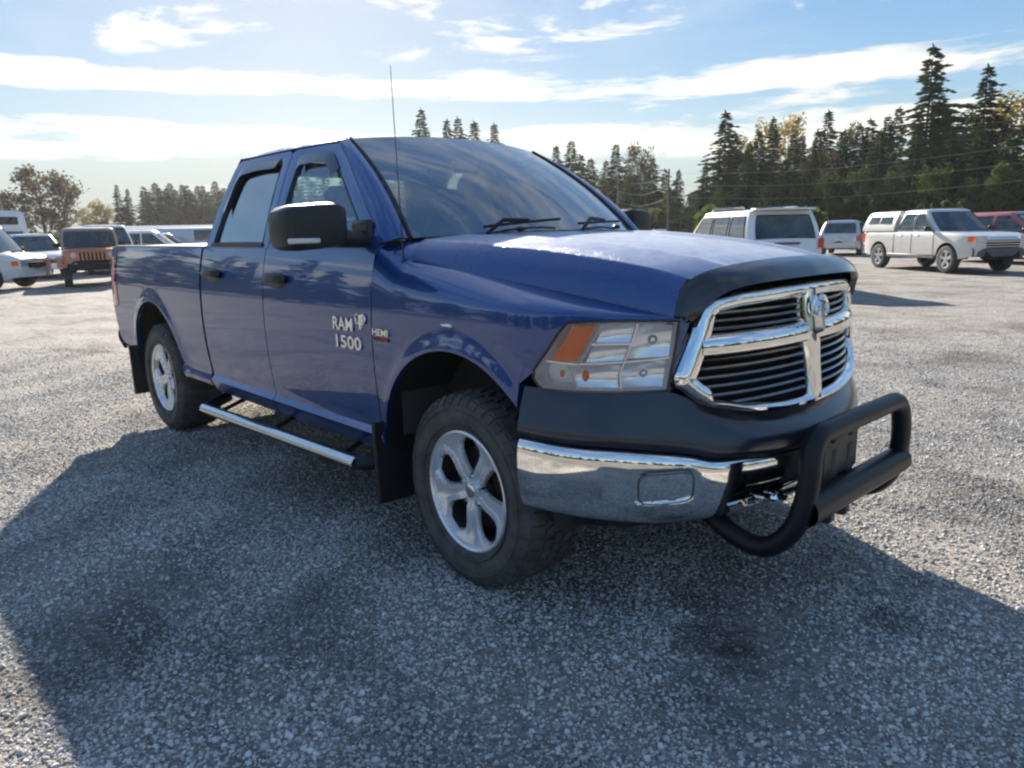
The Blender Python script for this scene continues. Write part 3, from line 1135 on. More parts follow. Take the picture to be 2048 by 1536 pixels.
def flanged(mb, P, s, dep=.03):
    """grid of points plus a return lip all round, turned inwards by dep"""
    inn = lambda p: (p[0], p[1] - s * dep, p[2])
    rows = [[inn(r[0])] + list(r) + [inn(r[-1])] for r in P]
    rows = [[inn(p) for p in rows[0]]] + rows + [[inn(p) for p in rows[-1]]]
    return mb.grid(rows)


def xs_with(a, b, n, extra=()):
    v = lin(a, b, n) + [e for e in extra if a < e < b]
    return sorted(set(round(q, 5) for q in v))


def arch_xs(cx):
    return [cx + ARCH_R * math.cos(math.pi * k / 40) * 0.99999 for k in range(41)]


for s in (-1, 1):
    # ---- bed side with its wheel arch
    P = []
    for x in xs_with(-4.645, -2.664, 36, arch_xs(RX)):
        zb = arch(x, RX, .50 if x > RX else .60)
        P.append([(x, s * S(x, lerp(zb, 1.408, (j / 26))), lerp(zb, 1.408, j / 26)) for j in range(27)])
    mb = MB()
    flanged(mb, P, s)
    bed = mb.build('bed_side', M['blue'], truck)
    # rail cap and inner wall of the bed
    mb = MB()
    prof = [(.938, 1.4085), (.930, 1.418), (.905, 1.421), (.875, 1.418), (.868, 1.40), (.862, 1.10), (.862, .88)]
    mb.grid([[(x, s * y, z) for y, z in prof] for x in lin(-4.63, -2.665, 12)])
    mb.build('bed_rail', M['black'], bed)
    # ---- rear door and front door: lower skins
    for nm, x0, x1 in (('rear_door', -2.632, -1.722), ('front_door', -1.714, -.604)):
        P = []
        for x in lin(x0, x1, 22):
            P.append([(x, s * S(x, lerp(.465, 1.405, j / 34)), lerp(.465, 1.405, j / 34)) for j in range(35)])
        mb = MB()
        flanged(mb, P, s)
        # window frame above the belt line
        if nm == 'front_door':
            outer = [(-1.714, 1.406), (-1.714, 1.70), (-1.714, 1.925), (-1.66, 1.946), (-1.40, 1.944), (-1.21, 1.932), (-1.06, 1.83), (-.86, 1.665),
                     (-.70, 1.53), (-.604, 1.43), (-.604, 1.406), (-1.2, 1.406)]
            inner = [(-1.630, 1.436), (-1.625, 1.68), (-1.615, 1.865), (-1.590, 1.888), (-1.40, 1.892), (-1.245, 1.878), (-1.13, 1.79), (-.965, 1.655),
                     (-.80, 1.515), (-.735, 1.45), (-.735, 1.436), (-1.2, 1.436)]
        else:
            outer = [(-2.632, 1.406), (-2.560, 1.65), (-2.475, 1.89), (-2.42, 1.932), (-2.10, 1.948), (-1.76, 1.946), (-1.722, 1.925), (-1.722, 1.70),
                     (-1.722, 1.406), (-2.1, 1.406)]
            inner = [(-2.515, 1.436), (-2.455, 1.65), (-2.385, 1.845), (-2.345, 1.882), (-2.10, 1.896), (-1.84, 1.893), (-1.812, 1.872), (-1.808, 1.68),
                     (-1.806, 1.436), (-2.1, 1.436)]
        ring = []
        N = len(outer)
        for k in range(N):
            for t in (0, .25, .5, .75):
                a = [lerp(outer[k][i], outer[(k + 1) % N][i], t) for i in (0, 1)]
                b = [lerp(inner[k][i], inner[(k + 1) % N][i], t) for i in (0, 1)]
                row = [(a[0], s * (G(a[1]) - .03), a[1]), (a[0], s * G(a[1]), a[1])]
                for u in (.5,):
                    q = [lerp(a[i], b[i], u) for i in (0, 1)]
                    row.append((q[0], s * (G(q[1]) + .001), q[1]))
                row += [(b[0], s * (G(b[1]) - .002), b[1]), (b[0], s * (G(b[1]) - .028), b[1])]
                ring.append(row)
        mb.grid(ring, closed_u=True)
        door = mb.build(nm, M['blue'], truck)
        # pane
        dark = nm == 'rear_door'
        n = len(inner)
        cx = sum(p[0] for p in inner) / n
        mb = MB()
        zs = lin(1.428, 1.900, 9)
        # pane as a curved sheet clipped to the outline: rows at constant z
        def xr(z):
            hits = []
            for k in range(n):
                (xa, za), (xb, zb2) = inner[k], inner[(k + 1) % n]
                if (za - z) * (zb2 - z) <= 0 and za != zb2:
                    hits.append(xa + (xb - xa) * (z - za) / (zb2 - za))
            return (min(hits), max(hits)) if len(hits) > 1 else None
        rows = []
        for z in lin(1.4365, 1.8865 if not dark else 1.8905, 14):
            r = xr(z)
            if r:
                rows.append([(lerp(r[0] - .012, r[1] + .012, q / 8), s * (G(z) - .018), z) for q in range(9)])
        mb.grid(rows)
        mb.build('window', M['dark_glass'] if dark else M['side_glass'], door)
        # black belt moulding and run channel
        mb = MB()
        xa, xb = (inner[0][0] - .03, inner[-3][0] + .05) if not dark else (inner[0][0] - .02, -1.795)
        mb.grid([[(x, s * (G(1.42) + o), z) for o, z in ((-.012, 1.412), (.007, 1.414), (.009, 1.430), (-.014, 1.440))] for x in lin(xa, min(xb, -.62), 6)])
        vis = [p for p in (inner[1:7] if not dark else inner[1:7])]
        pth = [(x, s * (G(z) - .004), z) for x, z in inner]
        mb.tube([Vector(p) for p in pth], .0065, 6, closed=True)
        mb.build('window_seal', M['black'], door)
        # smoked rain deflector along the window top
        mb = MB()
        top = inner[2:7] if not dark else inner[1:6]
        top = arc_pts([(p[0], p[1], 0) for p in top], 4, .05)
        rows = []
        for p in top:
            cxx = (sum(q[0] for q in top) / len(top))
            dx = .04 * (1 if p[0] < cxx - .12 else -1 if p[0] > cxx + .2 else 0)
            dx = max(-.035, min(.035, (cxx - p[0]) * .12))
            z = p[1]
            rows.append([(p[0], s * (G(z + .015) + .004), z + .016), (p[0] + dx * .5, s * (G(z) + .016), z - .012), (p[0] + dx, s * (G(z - .036) + .015), z - .038),
                         (p[0] + dx, s * (G(z - .036) + .010), z - .038)])
        mb.grid(rows)
        mb.build('window_visor', M['gloss_black'], door)
        # handle: recessed cup and black grip
        hx = -1.545 if nm == 'front_door' else -2.42
        hz = 1.252
        mb = MB()
        pth = [(hx - .105, s * (S(hx, hz) + .004), hz - .006), (hx - .085, s * (S(hx, hz) + .030), hz), (hx, s * (S(hx, hz) + .042), hz + .004),
               (hx + .085, s * (S(hx, hz) + .034), hz + .001), (hx + .11, s * (S(hx, hz) + .006), hz - .006)]
        pth = arc_pts(pth, 4, .05)
        mb.tube(pth, [.026 if 0 < i < len(pth) - 1 else .022 for i in range(len(pth))], 8)
        mb.ball((hx + .0, s * (S(hx, hz - .01) + .002), hz - .014), (.115, .012, .044), 14, 6)
        mb.build('door_handle', M['black'], door)

    # ---- front fender
    hl = [(.362, .930), (.421, .979), (.461, 1.036), (.532, 1.158), (.60, 1.168), (.69, 1.172), (.83, 1.164)]

    def shut(x):        # hood-to-fender shut line
        t = (x + .42) / 1.23
        if t < 0:
            return lerp(.902, .928, -t / .15), lerp(1.352, 1.412, -t / .15)
        return .902 - .045 * t - .165 * t * t, 1.352 - .105 * t - .070 * t * t

    P = []
    for x in xs_with(-.596, .818, 44, [q for q in arch_xs(FX) if q < .36] + [.362, .421, .461, .532]):
        zb = arch(x, FX, .465) if x < .362 else interp(x, hl)
        yl, zl = shut(x)
        zs = max(zb + .004, min(1.185, zl - .03))
        row = [(x, s * S(x, lerp(zb, zs, j / 20)), lerp(zb, zs, j / 20)) for j in range(21)]
        ys = S(x, zs)
        y0 = S(x, zs - .01)
        c = (ys + (ys - y0) * 4, min(zl - .004, zs + (zl - zs) * .72))
        yl = min(yl, ys - .01)
        for j in range(1, 13):
            t = j / 12
            row.append((x, s * ((1 - t) ** 2 * ys + 2 * t * (1 - t) * c[0] + t * t * yl), (1 - t) ** 2 * zs + 2 * t * (1 - t) * c[1] + t * t * zl))
        P.append(row)
    mb = MB()
    rows = [[(r[0][0], r[0][1] - s * .03, r[0][2])] + r + [(r[-1][0], r[-1][1] - s * .004, r[-1][2] - .03)] for r in P]
    rows = [[(p[0] - .0, p[1] - s * .03, p[2]) for p in rows[0]]] + rows
    mb.grid(rows)
    fender = mb.build('fender', M['blue'], truck)
    # small oval marker on the fender side
    mb = MB()
    mb.ball((-.045, s * (S(-.045, 1.112) + .003), 1.112), (.040, .006, .009), 12, 6)
    mb.build('fender_badge', M['badge'], fender)
    # ---- wheel well liners
    for cx, z0 in ((FX, .44), (RX, .44)):
        mb = MB()
        P = []
        for k in range(33):
            a = math.pi * (-.05 + 1.10 * k / 32)
            x, z = cx + (ARCH_R - .003) * math.cos(a), ARCH_Z + (ARCH_R - .003) * math.sin(a)
            x2, z2 = cx + (ARCH_R + .03) * math.cos(a), ARCH_Z + (ARCH_R + .03) * math.sin(a)
            yo = S(min(x, .34), max(z, .47)) - .006
            P.append([(x, s * yo, z), (x2, s * (yo - .05), z2), (x2, s * .62, z2), (cx + (x - cx) * .3, s * .60, ARCH_Z + (z - ARCH_Z) * .3)])
        mb.grid(P)
        mb.build('wheel_liner', M['liner'], truck)
    # ---- mud flaps
    for xf, z0, z1, dx in ((-.575, .235, .62, .02), (RX - .56, .22, .62, .02)):
        mb = MB()
        mb.grid([[(xf + dx * (1 - v) + .012 * math.sin(u * 3.1), s * lerp(.70, 1.035, u), lerp(z0, z1, v)) for v in (0, .04, .5, 1)] for u in lin(0, 1, 8)])
        mb.grid([[(xf - .014 + dx * (1 - v) + .012 * math.sin(u * 3.1), s * lerp(.70, 1.035, u), lerp(z0, z1, v)) for v in (0, .04, .5, 1)] for u in lin(0, 1, 8)])
        mb.tube([(xf + dx * (1 - v), s * 1.035, lerp(z0, z1, v)) for v in (0, .5, 1)], .010, 6)
        mb.build('mud_flap', M['black'], truck)
    # ---- side step: bright oval tube on black brackets
    mb = MB()
    pth = arc_pts([(-.60, s * .86, .43), (-.66, s * 1.045, .405), (-1.7, s * 1.055, .385), (-2.64, s * 1.055, .360), (-2.70, s * .86, .40)], 6, .08)
    mb.tube(pth, .036, 14)
    step = mb.build('side_step', M['satin'], truck)
    mb = MB()
    mb.grid([[(x, s * (1.055 + .038 * math.cos(a)), lerp(.405, .360, (x + .66) / -1.98) + .038 * math.sin(a)) for a in lin(-.15, 1.15, 7)] for x in lin(-.70, -2.62, 14)])
    mb.build('bright_tread', M['steel'], step)
    for bx in (-.95, -1.70, -2.40):
        mb = MB()
        mb.tube([(bx, s * .70, .47), (bx, s * .90, .42), (bx, s * 1.04, .372)], .014, 8)
        mb.build('step_bracket', M['void'], step)
    # ---- A pillar and roof rail side strip
    mb = MB()
    rows = []
    for t in lin(0, 1, 14):
        # door-frame edge of the pillar -> windshield edge
        zo = lerp(1.425, 1.948, t)
        xo = smooth(zo, [(1.425, -.612), (1.53, -.695), (1.665, -.855), (1.83, -1.055), (1.938, -1.215), (1.96, -1.28)])
        wx, wy, wz = lerp(-.535, -1.235, t), lerp(.812, .668, t), lerp(1.452, 1.962, t)
        wx += .035 * math.sin(math.pi * t)
        wz += .022 * math.sin(math.pi * t)
        a = Vector((xo, G(zo) + .001, zo))
        b = Vector((wx, wy, wz))
        mid = (a + b) / 2 + Vector((.034, .022, .012)) * (1 - t ** 3)
        rows.append([tuple(Vector((p.x, s * p.y, p.z))) for p in (a - Vector((0, .03, 0)), a, a * .5 + mid * .5 + Vector((.006, .006, .002)), mid, mid * .5 + b * .5 + Vector((.007, .003, .004)), b, b - Vector((.02, .0, .03)))])
    mb.grid(rows)
    mb.build('windshield_pillar', M['blue'], truck)
    mb = MB()
    mb.tube([(lerp(-.53, -1.235, t) + .035 * math.sin(math.pi * t) + .004, s * (lerp(.812, .668, t) - .006), lerp(1.452, 1.962, t) + .022 * math.sin(math.pi * t) + .003) for t in lin(0, 1, 12)], .0075, 6)
    mb.build('windshield_seal', M['black'], truck)
    # ---- taillight, wrapping the rear corner
    mb = MB()
    P = [[(x, s * y, z) for x, y in ((-4.500, .985), (-4.56, .985), (-4.62, .988), (-4.660, .975), (-4.672, .93), (-4.672, .83))] for z in lin(.93, 1.33, 6)]
    P = [[(x, yy if abs(yy) < .9 * 1 else s * (S(x, z) + .004) if x > -4.63 else yy - s * (1.0 - S(-4.6, z)) , z) for (x, yy, z) in r] for r in P]
    mb.grid(P)
    mb.build('taillight', M['red_lens'], truck)

# ---- tailgate, rear bumper, bed floor
mb = MB()
mb.box((-4.655, 0, 1.10), (.06, 1.66, .58), .02)
mb.box((-4.690, 0, 1.16), (.02, 1.40, .26), .008)
tg = mb.build('tailgate', M['blue'], truck)
mb = MB()
mb.box((-4.697, 0, 1.27), (.03, .26, .07), .01)
mb.build('handle', M['black'], tg)
mb = MB()
mb.grid([[(lerp(-4.66, -4.80, math.sin(math.pi * v)) + (.10 * (abs(y) / .97) ** 4), y, lerp(.56, .76, v)) for v in lin(0, 1, 7)] for y in lin(-.985, .985, 21)])
mb.build('rear_bumper', M['chrome'], truck)
mb = MB()
mb.grid([[(x, y, .88) for y in (-.862, .862)] for x in (-4.63, -2.665)])
mb.grid([[(-2.665, y, z) for y in (-.862, .862)] for z in (.88, 1.40)])
mb.build('bed_floor', M['black'], truck)
mb = MB()      # rolled vinyl cover over the bed, just under the rails
mb.grid([[(x, y, 1.412 + .006 * math.cos(y * 1.6)) for y in lin(-.872, .872, 9)] for x in lin(-4.63, -2.67, 10)])
mb.build('bed_cover', material('bed_cover_vinyl', (0.16, 0.14, 0.13), .55, var=.2, bump=.2), truck)

# ---- hood
CRE = lambda x: (smooth(x, [(-.46, .800), (0, .765), (.4, .705), (.70, .640), (.90, .585)]), smooth(x, [(-.46, 1.446), (0, 1.415), (.4, 1.372), (.70, 1.322), (.90, 1.268)]))


def hood_z(x, y):
    yc, zc = CRE(x)
    q = min(1, abs(y) / yc)
    z0 = smooth(x, [(-.46, 1.478), (0, 1.458), (.4, 1.425), (.7, 1.386), (.86, 1.350), (.93, 1.322)])
    z = z0 + (zc - z0) * q ** 2.3
    # recessed middle bounded by two lines that run from the cowl to the grille
    edge = lerp(.545, .37, (x + .46) / 1.3)
    k = max(0.0, min(1.0, (x + .50) / .35)) * max(0.0, min(1.0, (.98 - x) / .3))
    st = max(0.0, min(1.0, (abs(y) - edge) / .065 + .5))
    st = st * st * (3 - 2 * st)
    return z + .020 * k * (st - .55)


def hood_end(y):
    return .905 - .105 * (abs(y) / .66) ** 3.0


P = []
for i in range(49):
    t = i / 48
    row = []
    ys = []
    for j in range(-45, 46):
        q = j / 45
        # q in [-1,1]: |q|<.8 top, beyond: the side that falls to the shut line
        xe0 = -.455 + .02 * abs(q)
        if abs(q) <= .8:
            u = q / .8
            x = lerp(xe0, .905, t)
            yc, zc = CRE(x)
            x = lerp(xe0, hood_end(u * .64), t)
            yc, zc = CRE(x)
            row.append((x, u * yc, hood_z(x, u * yc)))
        else:
            sg = 1 if q > 0 else -1
            v = (abs(q) - .8) / .2
            xe1 = lerp(hood_end(.64), .812, v)
            x = lerp(lerp(xe0, -.425, v), xe1, t)
            yc, zc = CRE(x)
            yl, zl = shut(x)
            zc = hood_z(x, yc)
            yl -= .0045
            zl += .001
            bul = .010 * math.sin(math.pi * v)
            row.append((x, sg * (lerp(yc, yl, v) + bul), lerp(zc, zl, v) + bul))
    P.append(row)
mb = MB()
rows = [[(r[0][0], r[0][1], r[0][2] - .03)] + r + [(r[-1][0], r[-1][1], r[-1][2] - .03)] for r in P]
rows = [[(p[0] + .004, p[1], p[2] - .03) for p in rows[0]]] + rows + [[(p[0] - .004, p[1], p[2] - .04) for p in rows[-1]]]
mb.grid(rows)
hood = mb.build('hood', M['blue_dew_sheen'], truck, 30)
# ---- smoked bug deflector along the hood lip
GU = [(0, .897, 1.346), (.25, .887, 1.342), (.45, .864, 1.328), (.56, .837, 1.308), (.632, .812, 1.272), (.668, .806, 1.220), (.690, .804, 1.165)]
GD = [(0, .992, 1.288), (.25, .980, 1.285), (.43, .950, 1.275), (.535, .918, 1.254), (.590, .890, 1.218), (.622, .870, 1.180), (.640, .855, 1.158)]
mb = MB()
rows = []
for k in range(-30, 31):
    t = abs(k) / 30
    sg = 1 if k >= 0 else -1
    idx = t * (len(GU) - 1)
    kk = [i for i in range(len(GU))]
    u = [smooth(idx, [(i, GU[i][c]) for i in kk]) for c in range(3)]
    d = [smooth(idx, [(i, GD[i][c]) for i in kk]) for c in range(3)]
    pu, pd = Vector((u[1], sg * u[0], u[2] + .012)), Vector((d[1], sg * d[0], d[2]))
    bow = Vector((.007, 0, .010))
    row = [pu + Vector((-.02, 0, -.02)), pu]
    for v in (.2, .4, .6, .8):
        row.append(pu.lerp(pd, v) + bow * math.sin(math.pi * v))
    row += [pd, pd + Vector((-.03, 0, -.006))]
    rows.append(row)
mb.grid(rows)
mb.build('hood_guard', M['gloss_black'], truck)
# ---- body-colour corner between fender, hood and windshield pillar
for s in (-1, 1):
    mb = MB()
    rows = []
    for x in lin(-.625, -.405, 9):
        yl, zl = shut(x)
        rows.append([(x, s * (yl + .004), zl - .012), (x, s * yl, zl - .001), (x, s * lerp(yl, .80, .5), lerp(zl, 1.444, .5) + .006), (x, s * .795, 1.444), (x, s * .75, 1.440)])
    mb.grid(rows)
    mb.build('cowl_corner', M['blue'], truck)
# ---- cowl, wipers
mb = MB()
mb.grid([[(-.44 + v * -.10 - .0 * abs(u), u * lerp(.80, .82, v), lerp(1.452, 1.445, v) + .026 * (1 - u * u)) for v in (0, .5, 1)] for u in lin(-1, 1, 17)])
mb.build('cowl', M['black'], truck)


def ws_pt(u, v):
    """windshield: u across -1..1, v bottom 0 to top 1"""
    yb, yt = .812, .668
    xb = -.535 + .20 * (1 - u * u)
    xt = -1.235 + .10 * (1 - u * u)
    zb, zt = 1.452 + .022 * (1 - u * u), 1.962 + .030 * (1 - u * u)
    b = math.sin(math.pi * v)
    return Vector((lerp(xb, xt, v) + .035 * b, u * lerp(yb, yt, v), lerp(zb, zt, v) + .022 * b))


mb = MB()
mb.grid([[ws_pt(u, v) for v in lin(0, 1, 16)] for u in lin(-1, 1, 25)])
mb.build('windshield', M['windshield'], truck)
mb = MB()
for (u0, u1, v1) in ((-.60, -.02, .055), (.12, .70, .05)):
    a, b = ws_pt(u0, .015), ws_pt(u1, v1)
    up = Vector((.02, 0, .022))
    mb.tube([a + up, a.lerp(b, .5) + up * 1.1, b + up], .007, 6)
    mb.tube([ws_pt(u0, -.01) + Vector((.03, 0, .005)), ws_pt(lerp(u0, u1, .2), .03) + up * 1.8, ws_pt(lerp(u0, u1, .52), .035) + up * 1.4], .010, 6)
for u in (-.45, .40):
    p = ws_pt(u, 0)
    mb.box((p.x + .10, p.y, p.z + .012), (.03, .035, .02), .006)
mb.build('wiper', M['satin'], truck)
# ---- roof
P = []
for i in range(25):
    t = i / 24
    row = []
    for j in range(-16, 17):
        q = j / 16
        u = max(-1, min(1, q / .86))
        xf = -1.235 + .10 * (1 - u * u)
        xr_ = -2.44 - .03 * (1 - u * u)
        x = lerp(xf, xr_, t)
        crown = smooth(t, [(0, 0), (.25, .016), (.6, .020), (.9, 0.0), (1.0, -.030)])
        yr = lerp(.668, .690, min(1, t * 3))
        if abs(q) <= .86:
            z = 1.962 + .030 * (1 - u * u) + crown
            row.append((x, u * yr, z))
        else:
            v = (abs(q) - .86) / .14
            sg = 1 if q > 0 else -1
            y = lerp(yr, .742, v)
            z = lerp(1.962 + crown, 1.949, v ** 1.6)
            xx = max(-2.425, x) if v > .5 else x
            row.append((min(xx, -1.20), sg * y, z))
    P.append(row)
mb = MB()
mb.grid(P)
roof = mb.build('roof', M['blue_dew_sheen'], truck)
# roof clearance strips
# ---- cab back with rear window
mb = MB()
def back_pt(u, v):
    z = lerp(1.30, 1.955, v)
    yb = G(z) if z > 1.405 else .93
    return Vector((lerp(-2.648, -2.445, max(0, (z - 1.38) / .57)) - .03 * (1 - u * u), u * yb, z))
us, vs = lin(-1, 1, 21), lin(0, 1, 15)
for i in range(20):
    for j in range(14):
        uc, vc = (us[i] + us[i + 1]) / 2, (vs[j] + vs[j + 1]) / 2
        if abs(uc) < .72 and .27 < vc < .86:
            continue
        mb.add([back_pt(us[i], vs[j]), back_pt(us[i + 1], vs[j]), back_pt(us[i + 1], vs[j + 1]), back_pt(us[i], vs[j + 1])], [(0, 1, 2, 3)])
mb.build('cab_back', M['blue'], truck)
mb = MB()
mb.grid([[back_pt(u, v) + Vector((.008, 0, 0)) for v in lin(.2, .92, 8)] for u in lin(-.76, .76, 11)])
mb.build('rear_window', M['side_glass'], truck)
# ---- inner shell, floor, frame
mb = MB()
mb.box((-1.62, 0, .60), (2.0, 1.84, .10), .01)           # cab floor
for s in (-1, 1):
    mb.grid([[(x, s * .90, z) for z in (.50, 1.40)] for x in (-2.63, -.58)])
mb.grid([[(-.52, y, z) for z in (.55, 1.40)] for y in (-.91, .91)])   # firewall
mb.grid([[(-2.64, y, z) for z in (.50, 1.38)] for y in (-.92, .92)])
mb.box((-1.62, 0, .97), (.02, .01, .01))
mb.build('cab_shell', M['dash'], truck)
mb = MB()
for s in (-1, 1):
    mb.box((-1.9, s * .44, .50), (5.4, .09, .16), .02)
    mb.box((.30, s * .52, .80), (1.0, .02, .6))
mb.box((-3.66, 0, .42), (.14, 1.5, .14), .04)
mb.ball((-3.66, 0, .42), (.18, .18, .18))
mb.box((0, 0, .42), (.12, 1.5, .12), .03)
mb.ball((-.02, .25, .40), (.16, .16, .16))
mb.box((.35, 0, .40), (.7, .8, .05), .02)
mb.tube([(-.3, .1, .45), (-3.6, .0, .45)], .05, 10)
mb.tube([(-1.0, -.62, .47), (-3.2, -.62, .47), (-3.9, -.70, .52), (-4.7, -.72, .47)], .035, 8)
mb.box((-3.66, 0, .70), (1.7, 1.2, .08))
mb.box((.78, 0, .78), (.04, 1.20, .60))
mb.build('chassis', M['void'], truck)
# ---- interior
for s in (-1, 1):
    mb = MB()
    mb.box((-1.36, s * .40, .92), (.52, .54, .18), .07)
    m = Matrix.Rotation(R(-14), 3, 'Y')
    mb.box((-1.66, s * .40, 1.25), (.17, .52, .62), .07, m)
    mb.tube([(-1.74, s * .46, 1.52), (-1.755, s * .46, 1.60)], .010, 6)
    mb.tube([(-1.74, s * .34, 1.52), (-1.755, s * .34, 1.60)], .010, 6)
    mb.box((-1.765, s * .40, 1.665), (.11, .27, .19), .05, m)
    mb.build('front_seat', M['seat'], truck)
mb = MB()
mb.box((-2.28, 0, .92), (.45, 1.4, .16), .06)
mb.box((-2.50, 0, 1.22), (.14, 1.4, .56), .06, Matrix.Rotation(R(-8), 3, 'Y'))
for y in (-.45, .45):
    mb.box((-2.53, y, 1.55), (.09, .26, .14), .04)
mb.build('rear_seat', M['seat'], truck)
mb = MB()
mb.grid([[(x, u * .80, z - .03 * abs(u) ** 3) for x, z in ((-.50, 1.425), (-.72, 1.432), (-.86, 1.40), (-.93, 1.32), (-.90, 1.1))] for u in lin(-1, 1, 15)])
mb.box((-1.15, 0, .86), (.7, .24, .40), .05)
mb.build('dashboard', M['dash'], truck)
mb = MB()
cw = Vector((-1.02, .40, 1.29))
ax = Vector((-.9, 0, .42)).normalized()
e1 = Vector((0, 1, 0))
e2 = ax.cross(e1).normalized()
mb.tube([cw + (e1 * math.cos(2 * math.pi * k / 28) + e2 * math.sin(2 * math.pi * k / 28)) * .19 for k in range(28)], .015, 8, closed=True)
for a in (0, 2.4, math.pi, -1.57):
    mb.tube([cw, cw + (e1 * math.cos(a) + e2 * math.sin(a)) * .18], .014, 6)
mb.tube([cw, cw - ax * .20], .04, 8)
mb.build('steering_wheel', M['black'], truck)
mb = MB()
mb.grid([[(x, u * .70, 1.925 + .03 * (1 - u * u)) for x in (-1.30, -1.8, -2.42)] for u in lin(-1, 1, 7)])
mb.build('headliner', M['headliner'], truck)
mb = MB()
p = ws_pt(.02, .86)
mb.box((p.x - .06, 0, p.z - .10), (.02, .25, .065), .012)
mb.tube([(p.x - .06, 0, p.z - .08), (p.x - .02, 0, p.z)], .01, 6)
mb.build('inside_mirror', M['black'], truck)


# ------------------------------------------------------------------ front end of the truck
def se(phi, d=0.0, n=2.2, xc=.25, a=.72):
    """plan curve of the nose; phi 0 = straight ahead, +-90 degrees = the sides"""
    c, q = math.cos(phi), math.sin(phi)
    return xc + (a + d) * math.copysign(abs(c) ** (2 / n), c), (1.0 + d) * math.copysign(abs(q) ** (2 / n), q)


def phi_y(y, d=0.0, n=2.2):
    k = min(1.0, abs(y) / (1.0 + d))
    return math.copysign(math.asin(k ** (n / 2)), y)


def nose(y, z, d=0.0):
    x, yy = se(phi_y(y, d), d)
    return Vector((x, y, z))


def nose_phi(phi, z, d=0.0):
    x, y = se(phi, d)
    return Vector((x, y, z))


# ---- headlights
HLO = [(-.98, .979), (-.968, 1.036), (-.938, 1.157), (-.900, 1.163), (-.83, 1.166), (-.75, 1.165), (-.664, 1.157), (-.674, 1.06), (-.694, .930), (-.78, .923),
       (-.87, .920), (-.966, .928), (-.978, .945)]


def hl_left(z):      # outer boundary of the lamp as y at height z
    return interp(z, [(.922, -.970), (.945, -.978), (.979, -.981), (1.036, -.969), (1.157, -.938), (1.168, -.925)])


def hl_right(z):
    return interp(z, [(.92, -.696), (1.06, -.675), (1.16, -.664)])


def lampq(u, v, d):
    """u 0 outer .. 1 inner, v 0 bottom .. 1 top"""
    z = lerp(.922, 1.162, v) + .006 * math.sin(math.pi * u) * (1 if v > .5 else -.5)
    pa, pb = phi_y(hl_left(z)), phi_y(hl_right(z))
    return nose_phi(lerp(pa, pb, u), z, d)


